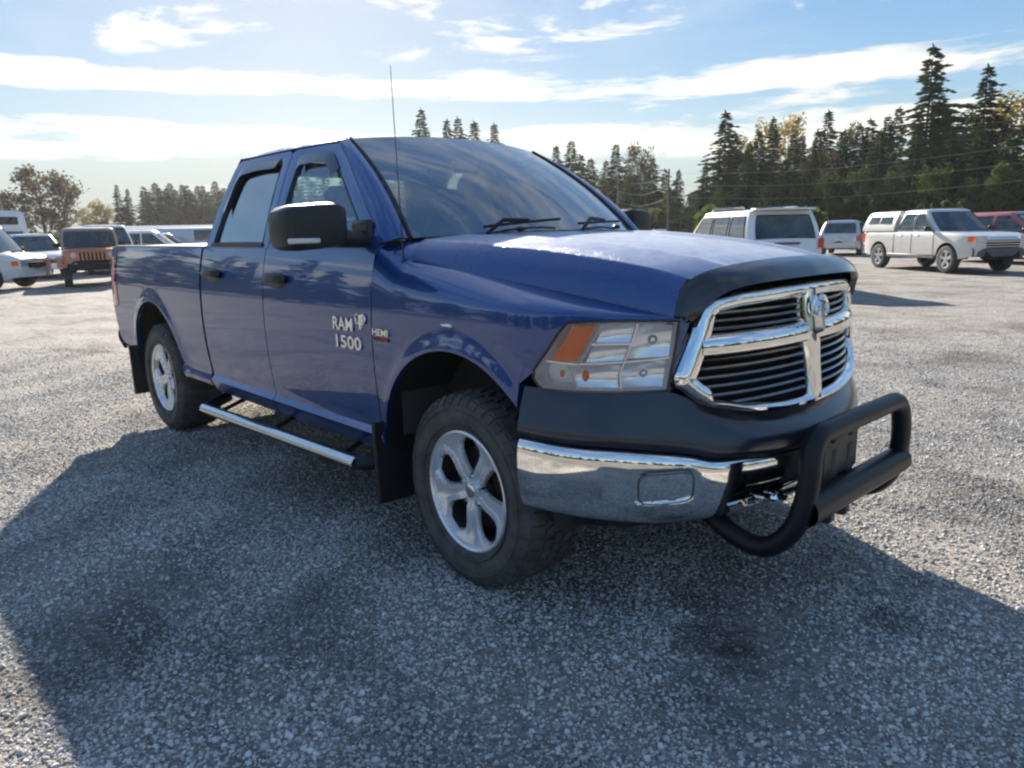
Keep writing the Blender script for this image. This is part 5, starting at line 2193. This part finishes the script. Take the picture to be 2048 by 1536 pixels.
    def pane(face, u0, u1, v0, v1, mat_, nm='window', u0t=None, u1t=None, off=.006):
        """a thick sheet standing just proud of a cabin face"""
        u0t = u0 if u0t is None else u0t
        u1t = u1 if u1t is None else u1t
        mb = MB()
        front, back = [], []
        for a in lin(0, 1, 7):
            r1, r2 = [], []
            for b in lin(0, 1, 6):
                v = lerp(v0, v1, b)
                u = lerp(lerp(u0, u0t, b), lerp(u1, u1t, b), a)
                x0, x1, y, z = lev(v)
                if face in ('L', 'R'):
                    s = 1 if face == 'L' else -1
                    r1.append((u, s * (y + off), z))
                    r2.append((u, s * (y - .03), z))
                elif face == 'F':
                    yy = u * y
                    r1.append((x1 + .10 * (1 - min(1, abs(u)) ** 2) + off * 1.2, yy, z + off * .6))
                    r2.append((x1 - .05, yy, z))
                else:
                    yy = u * y
                    r1.append((x0 - off * 1.2, yy, z))
                    r2.append((x0 + .05, yy, z))
            front.append(r1)
            back.append(r2)
        mb.grid(front)
        edge = [p for p in front[0]] + [r[-1] for r in front[1:]] + [p for p in reversed(front[-1][:-1])] + [r[0] for r in reversed(front[1:-1])]
        edgeb = [p for p in back[0]] + [r[-1] for r in back[1:]] + [p for p in reversed(back[-1][:-1])] + [r[0] for r in reversed(back[1:-1])]
        mb.grid([edge, edgeb], closed_v=True)
        mb.cur = 1
        mb.tube([Vector(p) for p in edge], .014, 5, closed=True)
        return mb.build(nm, [M[mat_], M['black']], t)
    gl = sp.get('glass', 'solid_glass')
    for s in ('L', 'R'):
        for (a0, a1, b0, b1) in cb['side']:
            pane(s, a0, a1, cb.get('v0', .08), cb.get('v1', .86), sp.get('side_glass', gl), 'side_window', b0, b1)
    ww = cb.get('ww', .88)
    pane('F', -ww, ww, cb.get('fv0', .06), cb.get('fv1', .92), sp.get('wind_glass', gl), 'windshield')
    if cb.get('rear', True):
        pane('B', -.80, .80, cb.get('rv0', .16), cb.get('rv1', .84), sp.get('rear_glass', gl), 'rear_window')
    # wheels
    for c in (xr, xf):
        for s in (-1, 1):
            mb = MB()
            prof = [(wr * .62, -.01), (wr * .66, .012), (wr * .85, .018), (wr * .96, .006), (wr, -.03), (wr, -.18), (wr * .94, -.21), (wr * .6, -.20)]
            mb.lathe_y(prof, (c, s * (w - .015), wr), 32, s)
            wh = mb.build('wheel', M['rubber'], t)
            mb = MB()
            cy = s * (w - .015)
            mb.lathe_y([(wr * .66, .004), (wr * .62, .010), (wr * .57, -.01), (wr * .55, -.06)], (c, cy, wr), 28, s)
            for k in range(5):
                a = R(90 + 72 * k)
                P = []
                for r_1, hw, dy in ((.03, .05, -.01), (wr * .3, .045, -.004), (wr * .6, .065, .0)):
                    e, q = (math.cos(a), math.sin(a)), (-math.sin(a), math.cos(a))
                    P.append([(c + e[0] * r_1 + q[0] * u * hw, cy + s * (dy - (.02 if abs(u) == 1 else 0)), wr + e[1] * r_1 + q[1] * u * hw) for u in (-1, -.7, .7, 1)])
                mb.grid(P)
            mb.lathe_y([(0, .004), (wr * .14, .0), (wr * .16, -.02)], (c, cy, wr), 12, s)
            mb.build('rim', M['rim_far'], wh)
            mb = MB()
            mb.lathe_y([(0, -.075), (wr * .60, -.07)], (c, cy, wr), 20, s)
            mb.build('wheel_back', M['void'], wh)
    # lamps, grille, bumpers, mirrors, handles
    fx, rx_ = sp['x_front'], sp['x_rear']
    zf, zr_ = smooth(fx - .05, sp['deck']), smooth(rx_ + .05, sp['deck'])
    for s in (-1, 1):
        hf = half(fx - .15)
        mb = MB()
        lo, hi = sp.get('head_z', (zf - .24, zf - .07))
        mb.grid([[(fx + .050 - .040 * (k / 5) ** 2 - (.16 if k == 5 else 0) - .0, s * lerp(hf * .58, hf * .99, k / 5), lerp(lo, hi, j / 3)) for j in range(4)] for k in range(6)])
        hl_ = mb.build('headlight', M['lamp_far'], t)
        mb = MB()
        mb.grid([[(fx + .012 - .03 - (.17 * k), s * (lerp(hf * .985, half(fx - .3) * 1.004, k)), lerp(lo + .02, hi - .01, j)) for j in (0, 1)] for k in (0, 1)])
        mb.build('turn_signal', M['amber'], hl_)
        hr = half(rx_ + .1)
        tl = sp.get('tail_z', (zr_ - .34, zr_ - .06))
        mb = MB()
        mb.grid([[(rx_ - .038 + .02 * k * k + (.16 if k == 2 else 0), s * lerp(hr * .84, hr * 1.012, min(1, k / 1)), lerp(tl[0], tl[1], j / 2)) for j in range(3)] for k in range(3)])
        mb.build('taillight', M['red_lens'], t)
        mb = MB()
        mx_ = lerp(cb['x1b'], cb['x1t'], .18) - .12
        mb.box((mx_, s * (w + .09), zb + .10), (.10, .20, .14), .035)
        mb.box((mx_, s * (w - .03), zb + .05), (.06, .12, .04), .01)
        mb.build('side_mirror', M[sp.get('mirror', 'black')], t)
        for hx in sp.get('handles', ()):
            mb = MB()
            zz_ = smooth(hx, sp['deck']) - .12
            mb.box((hx, s * (half(hx) - .012), zz_), (.18, .03, .035), .01)
            mb.build('door_handle', M[sp.get('handle_mat', sp['paint'])], t)
        for dx in sp.get('seams', ()):
            mb = MB()
            mb.tube([(dx, s * (half(dx) * (1 - .035 * (1 - k) ** 2 - .05 * max(0, k - .62) ** 1.5 * 2) + .0005), lerp(clr, smooth(dx, sp['deck']), k)) for k in lin(.12, .93, 7)], .006, 5)
            mb.build('door_seam', M['void'], t)
    for s in (-1, 1):
        mb = MB()
        mb.box(((xr + xf) / 2, s * (w - .03), clr + .04), (xf - xr - 2 * rr - .02, .08, .11), .02)
        mb.build('rocker_trim', M['trim'], t)
    mb = MB()
    g0, g1 = sp.get('grille_z', (zf - .30, zf - .10))
    gw = sp.get('grille_w', .52) * w
    mb.grid([[(fx + sp.get('grille_dx', .072) - .03 * (abs(u)) ** 2, u * gw, lerp(g0, g1, j)) for j in (0, .5, 1)] for u in lin(-1, 1, 9)])
    gr = mb.build('grille', M['void'], t)
    for k in range(sp.get('bars', 3)):
        mb = MB()
        zq = lerp(g0, g1, (k + .5) / sp.get('bars', 3))
        mb.tube([(fx + .084 - .03 * u * u, u * gw, zq) for u in lin(-1, 1, 7)], .012, 6)
        mb.build('grille_bar', M['chrome'], gr)
    for end, xx, zc_, mat_ in (('front_bumper', fx, clr + .20, sp.get('bump_f', sp['paint'])), ('rear_bumper', rx_, clr + .22, sp.get('bump_r', sp['paint']))):
        sg = 1 if end[0] == 'f' else -1
        mb = MB()
        hh = half(xx - sg * .1)
        P = []
        for u in lin(-1, 1, 13):
            x_ = xx + sg * (.085 - .10 * abs(u) ** 3)
            P.append([(x_ - sg * .10, u * hh * 1.012, zc_ - .13), (x_ - sg * .01, u * hh * 1.015, zc_ - .12), (x_, u * hh * 1.015, zc_), (x_ - sg * .015, u * hh * 1.015, zc_ + .10), (x_ - sg * .10, u * hh * 1.012, zc_ + .13)])
        mb.grid(P)
        mb.build(end, M[mat_], t)
    return t


def plain_box(t, nm, c, s, b, mat_):
    mb = MB()
    mb.box(c, s, b)
    return mb.build(nm, M[mat_], t)


M['solid_glass'] = material('dark_car_glass', (.030, .046, .050), .05, coat=.5, coat_rough=.02, var=.85, var_scale=2.2)
M['pale_glass'] = material('bright_windshield', (.10, .15, .155), .05, coat=1.0, coat_rough=.03)
M['lamp_far'] = material('clear_headlamp', (.62, .64, .66), .12, .5, coat=1.0)
M['wire'] = material('weathered_aluminium_wire', (.20, .20, .19), .6, .1)
M['plate'] = material('licence_plate', (.60, .61, .62), .5)


def ground_at(u, dist):
    p = at_px(u, 700, dist)
    return (p.x, p.y, 0)


# --- white pickup with canopy, right
sp = dict(x_rear=-2.55, x_front=2.62, w=.93, clr=.40, deck=[(-2.6, 1.16), (-1, 1.16), (.9, 1.17), (1.2, 1.16), (2.2, 1.10), (2.62, 1.00)], wheels=(-1.55, 1.65, .385), paint='pearl',
          cabin=dict(zb=1.14, zr=1.76, x0b=-.80, x0t=-.62, x1b=1.18, x1t=.42, side=[(-.66, .02, -.50, .02), (.12, 1.02, .12, .40)], v0=.10, rear=False),
          handles=(-.45, .35), seams=(-.78, .07, 1.08), bump_f='trim', bump_r='chrome', grille_w=.55, head_z=(.86, 1.04), round_f=.14, wind_glass='solid_glass', handle_mat='chrome')
v = make_vehicle('pickup_truck', 'white four-door pickup with canopy over its bed, right of the small silver car', 'pickup truck', (-5.81, 22.55, 0), -36, sp)
mb = MB()      # canopy over the bed
rows = []
for z, x0, x1, y in ((1.165, -2.53, -.84, .90), (1.25, -2.53, -.84, .905), (1.45, -2.46, -.84, .86), (1.66, -2.36, -.84, .79), (1.75, -2.28, -.86, .72), (1.79, -2.15, -.90, .60)):
    rows.append([(x0, -y, z), (lerp(x0, x1, .5), -y - .012, z), (x1, -y, z), (x1, y, z), (lerp(x0, x1, .5), y + .012, z), (x0, y, z)])
mb.grid(rows, closed_v=True)
mb.add(rows[-1], [tuple(range(6))])
can = mb.build('canopy', M['pearl'], v, 25)
for s in (-1, 1):
    for (a, b) in ((-2.25, -1.66), (-1.62, -1.02)):
        mb = MB()
        mb.grid([[(lerp(a, b, k) + (.05 if a < -2 else 0) * j * (1 - k), s * (lerp(.878, .805, j) + .012), lerp(1.40, 1.63, j)) for j in (0, .5, 1)] for k in (0, .5, 1)])
        mb.build('window', M['solid_glass'], can)
    mb = MB()
    mb.box((-.80 + .0, s * .895, .80), (.012, .05, .62), .004)
    mb.build('bed_gap', M['void'], v)
plain_box(v, 'skid_plate', (2.62, 0, .52), (.14, 1.1, .26), .04, 'void')

# --- white sport utility vehicle seen from behind, its shadow falls across the lot
sp = dict(x_rear=-2.35, x_front=2.45, w=.93, clr=.36, deck=[(-2.4, 1.13), (1.0, 1.14), (1.3, 1.14), (2.2, 1.08), (2.45, .96)], wheels=(-1.40, 1.42, .38), paint='white',
          cabin=dict(zb=1.11, zr=1.76, x0b=-2.34, x0t=-2.10, x1b=1.28, x1t=.55, wb=.955, wt=.80, side=[(-2.10, -1.25, -1.95, -1.25), (-1.12, -.26, -1.12, -.26), (-.14, .98, -.14, .50)], v0=.08, v1=.84,
                     rv0=.05, rv1=.86), handles=(-1.0, -.05), seams=(-1.2, -.2, .95), bump_r='silver', tail_z=(.92, 1.14), side_glass='solid_glass', round_r=.06)
v = make_vehicle('suv', 'white SUV seen from behind, wide dark rear window and roof spoiler', 'SUV', (-7.87, 14.60, 0), 145, sp)
plain_box(v, 'roof_spoiler', (-2.14, 0, 1.805), (.34, 1.40, .05), .02, 'white')
for s in (-1, 1):
    mb = MB()
    mb.tube(arc_pts([(-1.6, s * .66, 1.80), (-1.55, s * .66, 1.865), (.25, s * .66, 1.865), (.30, s * .66, 1.81)], 3, .05), .018, 6)
    mb.build('roof_rail', M['chrome'], v)
plain_box(v, 'number_plate', (-2.405, 0, .93), (.02, .32, .16), .004, 'plate')
plain_box(v, 'tailgate_trim', (-2.40, 0, 1.045), (.03, .62, .05), .008, 'trim')
mb = MB()
mb.tube([(-2.345, .05, 1.16), (-2.33, -.30, 1.22)], .010, 5)
mb.build('rear_wiper', M['void'], v)

# --- small silver hatchback beyond
sp = dict(x_rear=-2.1, x_front=2.2, w=.90, clr=.25, deck=[(-2.2, .98), (0, .98), (1.0, .98), (1.9, .86), (2.2, .74)], wheels=(-1.30, 1.35, .33), paint='silver',
          cabin=dict(zb=.95, zr=1.52, x0b=-2.05, x0t=-1.60, x1b=1.15, x1t=.25, side=[(-1.75, -1.05, -1.45, -1.0), (-.95, -.10, -.95, -.10), (.0, .85, .0, .2)], rv0=.12), handles=(-.8, .05), seams=(-1.0, -.05), tail_z=(.66, .92))
v = make_vehicle('hatchback', 'small silver hatchback seen from behind, between white SUV and canopied pickup', 'car', (-13.2, 33.2, 0), 106, sp)
plain_box(v, 'number_plate', (-2.16, 0, .72), (.02, .32, .14), .004, 'plate')

# --- red car behind the white pickup
sp = dict(x_rear=-2.3, x_front=2.4, w=.93, clr=.24, deck=[(-2.4, 1.05), (0, 1.05), (1.2, 1.04), (2.1, .93), (2.4, .80)], wheels=(-1.45, 1.45, .34), paint='red',
          cabin=dict(zb=1.02, zr=1.66, x0b=-2.25, x0t=-1.9, x1b=1.40, x1t=.40, side=[(-2.0, -1.2, -1.8, -1.2), (-1.1, -.2, -1.1, -.2), (-.1, 1.05, -.1, .35)]), handles=(-.8, .1), wind_glass='pale_glass', seams=(-1.15, -.15))
make_vehicle('minivan', 'red car with a pale windshield, mostly behind the canopied white pickup', 'car', ground_at(2000, 31.0), -22, sp)
# --- another silver car at the far right edge
sp2 = dict(sp, paint='silver')
make_vehicle('minivan', 'silver car at the right edge of the picture, beyond the red car', 'car', ground_at(2085, 34.0), -30, sp2)

# --- silver crossover, cut by the left edge
sp = dict(x_rear=-2.3, x_front=2.35, w=.94, clr=.30, deck=[(-2.4, 1.14), (0, 1.14), (1.1, 1.13), (2.0, 1.06), (2.35, .92)], wheels=(-1.40, 1.42, .37), paint='white',
          cabin=dict(zb=1.11, zr=1.93, x0b=-2.28, x0t=-2.1, x1b=1.55, x1t=.98, side=[(-2.0, -1.2, -1.85, -1.2), (-1.1, -.2, -1.1, -.2), (-.1, 1.25, -.1, .88)]), handles=(-.9, .1), seams=(-1.15, -.15),
          wind_glass='pale_glass', mirror='void')
make_vehicle('crossover', 'white crossover cut off by the left edge of the picture', 'SUV', (-26.5, .45, 0), 48, sp)
# --- white car in front view behind it
sp = dict(x_rear=-2.3, x_front=2.3, w=.92, clr=.28, deck=[(-2.4, 1.06), (0, 1.06), (1.0, 1.06), (1.9, .98), (2.3, .84)], wheels=(-1.40, 1.40, .36), paint='white',
          cabin=dict(zb=1.03, zr=1.66, x0b=-2.25, x0t=-1.95, x1b=1.30, x1t=.46, side=[(-2.0, -1.2, -1.85, -1.2), (-1.1, -.2, -1.1, -.2), (-.1, 1.0, -.1, .42)]), handles=(-.9, .1), seams=(-1.15, -.15), mirror='void')
make_vehicle('suv', 'white SUV facing forward between the white crossover and the orange off-roader', 'SUV', ground_at(92, 36), 0, sp)
# --- orange off-roader, front view
sp = dict(x_rear=-1.9, x_front=1.75, w=.84, clr=.52, deck=[(-2, 1.22), (0, 1.22), (.7, 1.22), (1.6, 1.17), (1.75, 1.14)], wheels=(-1.25, 1.30, .41), paint='orange', roof_paint='hardtop',
          cabin=dict(zb=1.20, zr=1.78, x0b=-1.86, x0t=-1.80, x1b=.72, x1t=.50, wb=.97, wt=.88, side=[(-1.7, -.75, -1.7, -.75), (-.62, .50, -.62, .42)], fv0=.08, fv1=.86), bump_f='void', bump_r='void', grille_w=.62,
          grille_z=(.74, 1.10), bars=0, grille_dx=.01, head_z=(.98, .985), round_f=.04, round_r=.03, mirror='void')
M['hardtop'] = material('tan_hardtop', (.34, .29, .24), .6, var=.15)
sp['wheels'] = (-1.25, 1.30, .41)
v = make_vehicle('off_roader', 'burnt-orange boxy off-roader with tan top facing forward beside the blue pickup bed', 'off-road car', (-25.5, 3.90, 0), -12, sp)
for s in (-1, 1):
    mb = MB()
    P = []
    for k in range(13):
        a = R(12 + 156 * k / 12)
        P.append([(1.30 + .50 * math.cos(a), s * y, .46 + .46 * math.sin(a) + .06) for y in (.70, .98)])
    mb.grid(P)
    mb.grid([[(p[1][0], p[1][1], p[1][2] - d) for d in (0, .07)] for p in P])
    mb.build('fender_flare', M['orange'], v)
    mb = MB()
    mb.lathe_y([(0, 0), (.085, .0), (.10, -.03)], n=20)
    for i in range(len(mb.v)):
        a, b, c2 = mb.v[i]
        mb.v[i] = (1.812 + b, s * .52 + a, .99 + c2)
    mb.build('round_headlight', M['lamp_far'], v)
    mb = MB()
    mb.ball((1.86, s * .48, .69), (.03, .06, .06), 10, 6)
    mb.build('fog_light', M['lamp_far'], v)
for k in range(7):
    mb = MB()
    y = -.33 + .11 * k
    mb.box((1.812, y, .93), (.02, .045, .30), .015)
    mb.build('grille_slot', M['void'], v)
mb = MB()
mb.grid([[(1.805 - .02 * abs(u) ** 3, u * .70, z) for z in (.74, .95, 1.13)] for u in lin(-1, 1, 9)])
mb.build('grille_panel', M['orange_dull'] if 'orange_dull' in M else M['orange'], v)
plain_box(v, 'winch_bumper', (1.90, 0, .62), (.20, 1.35, .20), .04, 'void')
# --- white van roof behind the off-roader
sp = dict(x_rear=-2.6, x_front=2.6, w=.98, clr=.30, deck=[(-2.7, 1.2), (1.4, 1.2), (2.2, 1.1), (2.6, .95)], wheels=(-1.55, 1.65, .37), paint='white',
          cabin=dict(zb=1.17, zr=1.98, x0b=-2.58, x0t=-2.5, x1b=1.85, x1t=1.05, wt=.84, side=[(-.2, 1.5, -.2, 1.0)]), handles=(.4,), seams=(-.4,))
make_vehicle('van', 'tall white van standing behind the orange off-roader', 'van', ground_at(228, 37.5), -2, sp)
# --- far row seen over the bed of the blue pickup
spc = dict(x_rear=-2.3, x_front=2.3, w=.92, clr=.28, deck=[(-2.4, 1.02), (0, 1.02), (1.0, 1.02), (1.9, .95), (2.3, .82)], wheels=(-1.40, 1.40, .35), paint='white',
           cabin=dict(zb=.99, zr=1.66, x0b=-2.25, x0t=-1.9, x1b=1.30, x1t=.40, side=[(-2.0, -1.2, -1.8, -1.2), (-1.1, -.2, -1.1, -.2), (-.1, 1.0, -.1, .35)]), handles=(), seams=(-1.15,))
make_vehicle('car', 'white car facing forward in the far row, seen over the blue pickup bed', 'car', ground_at(280, 44), -14, spc)
make_vehicle('suv', 'white SUV with dark side window in the far row over the bed', 'SUV', ground_at(322, 43), 62, dict(spc, cabin=dict(spc['cabin'], zr=1.78)))
make_vehicle('car', 'silver car in the far row right of the white SUV, over the bed', 'car', ground_at(352, 52), 70, dict(spc, paint='silver'))
make_vehicle('car', 'teal green car in the far row next to the blue pickup cab', 'car', ground_at(392, 55), 80, dict(spc, paint='teal', cabin=dict(spc['cabin'], zr=1.5)))
make_vehicle('van', 'grey van in the far row half hidden by the blue pickup cab', 'van', ground_at(424, 54), 60, dict(sp, paint='silver'))

# --- motorhome at the far left
v = thing('motorhome', 'tall white motorhome behind the white crossover, far left', 'motorhome', ground_at(14, 56), R(14))
mb = MB()
rows = []
for z, x0, x1, y in ((.55, -3.6, 2.3, 1.18), (1.0, -3.6, 2.35, 1.20), (2.2, -3.6, 2.3, 1.20), (3.05, -3.6, 2.2, 1.18), (3.20, -3.5, 2.0, 1.08)):
    rows.append([(x0, -y, z), (x1, -y, z), (x1 + .06, 0, z), (x1, y, z), (x0, y, z)])
mb.grid(rows, closed_v=True)
mb.add(rows[-1], [tuple(range(5))])
mb.build('body', M['white'], v, 25)
for c in (-2.3, 2.6):
    for s in (-1, 1):
        mb = MB()
        mb.lathe_y([(0, 0), (.25, .01), (.40, 0), (.42, -.05), (.42, -.22)], (c, s * 1.1, .42), 20, s)
        mb.build('wheel', M['rubber'], v)
mb = MB()
mb.grid([[(x, u * lerp(1.05, .95, k), z) for k, (x, z) in enumerate(((3.5, .55), (3.55, 1.15), (2.9, 1.30), (2.36, 2.05)))] for u in lin(-1, 1, 5)])
for s in (-1, 1):
    mb.add([(3.5, s * 1.05, .55), (3.55, s * 1.017, 1.15), (2.9, s * .983, 1.30), (2.36, s * .95, 2.05), (2.36, s * 1.05, .55)], [(0, 1, 2, 3, 4)])
mb.build('cab', M['white'], v)
mb = MB()
mb.grid([[(x + .03, u * .86, z + .02) for x, z in ((2.80, 1.42), (2.42, 1.98))] for u in (-1, 0, 1)])
mb.build('windshield', M['solid_glass'], v)
for s in (-1, 1):
    for a, b, z0, z1 in ((-3.2, -2.3, 1.9, 2.7), (-1.6, -.6, 1.9, 2.7), (.4, 1.3, 1.9, 2.6)):
        plain_box(v, 'side_window', ((a + b) / 2, s * 1.20, (z0 + z1) / 2), (b - a, .03, z1 - z0), .012, 'solid_glass')
mb = MB()
for y in (-.55, .55):
    pass
mb.box((2.30, 0, 2.62), (.10, 1.5, .46), .02)
mb.build('overhead_window', M['solid_glass'], v)

# --- long low building with a blue metal roof beyond the far row
p0 = at_px(372, 470, 104)
v = thing('low_building', 'long low pale building with a blue metal roof, beyond the far row of cars', 'building', (p0.x, p0.y, 0), R(72))
mb = MB()
mb.box((0, 0, 1.10), (20, 7.0, 2.2), .02)
mb.build('wall', material('pale_siding', (.30, .33, .38), .7, var=.1), v)
mb = MB()
mb.prism([(-3.9, 2.14), (3.9, 2.14), (0, 2.90)], lambda y, z: (-10.4, y, z), lambda y, z: (10.4, y, z))
rf = mb.build('roof', material('blue_roof_metal', (.05, .10, .20), .9, 0, spec=.1, var=.1), v)
for k in range(20):
    for s in (-1, 1):
        mb = MB()
        mb.tube([(-10 + k * 1.05, s * 3.88, 2.17), (-10 + k * 1.05, s * .02, 2.92)], .022, 4)
        mb.build('roof_rib', M['navy'], rf)
for k in range(5):
    plain_box(v, 'window', (-7.6 + 3.6 * k, -3.51, 1.35), (1.5, .06, 1.0), .01, 'solid_glass')
    plain_box(v, 'window', (-7.6 + 3.6 * k, 3.51, 1.35), (1.5, .06, 1.0), .01, 'solid_glass')

# --- utility poles and wires in front of the small stand
poles = []
for u, d, vt, lab in ((1338, 58, 338, 'thin pale wooden pole before the small stand of firs'), (1236, 62, 352, 'thin wooden pole half hidden by the windshield edge'), (2110, 46, 150, 'wooden pole just outside the right edge')):
    p = at_px(u, vt, d)
    if u > 2050:
        poles.append(Vector((p.x, p.y, 5.4)))
        continue
    v = thing('utility_pole', lab, 'pole', (p.x, p.y, 0))
    mb = MB()
    mb.tube([(0, 0, -.2), (0, 0, p.z)], [.085, .065], 10)
    mb.build('shaft', material('weathered_wood', (.13, .11, .08), .85, var=.3), v)
    plain_box(v, 'insulator', (0, 0, p.z - .30), (.05, .22, .06), .01, 'bark')
    poles.append(Vector((p.x, p.y, p.z)))
a, b, c_ = poles[1], poles[0], poles[2]
for k, (dz, lab) in enumerate(((-.30, 'topmost of the wires strung before the wood'), (-1.15, 'middle wire strung before the wood'), (-2.0, 'lowest wire strung before the wood'))):
    mb = MB()
    for q, r in ((a, b), (b, c_)):
        mb.tube([q.lerp(r, t) + Vector((0, 0, dz - .5 * math.sin(math.pi * t))) for t in lin(0, 1, 14)], .009, 5, cap=False)
    tag(mb.build('overhead_wire', M['wire']), lab, 'wire', 'wires strung before the wood')


# ------------------------------------------------------------------ thin volume added to stand in for lens flare and veil
mb = MB()
mb.box((-60, 40, 18.5), (330, 330, 39.2))
hz = mb.build('flare_haze', [])
hm = bpy.data.materials.new('flare_haze')
hm.use_nodes = True
t_ = NT(hm.node_tree)
o_ = t_.n('ShaderNodeOutputMaterial')
pv = t_.n('ShaderNodeVolumePrincipled')
pv.inputs['Color'].default_value = (.86, .90, .95, 1)
pv.inputs['Density'].default_value = 0.00024
pv.inputs['Anisotropy'].default_value = 0.45
t_.l(pv.outputs[0], o_.inputs['Volume'])
hz.data.materials.append(hm)
tag(hz, 'thin even volume added over the lot in place of lens flare', 'flare_haze', kind='stuff')
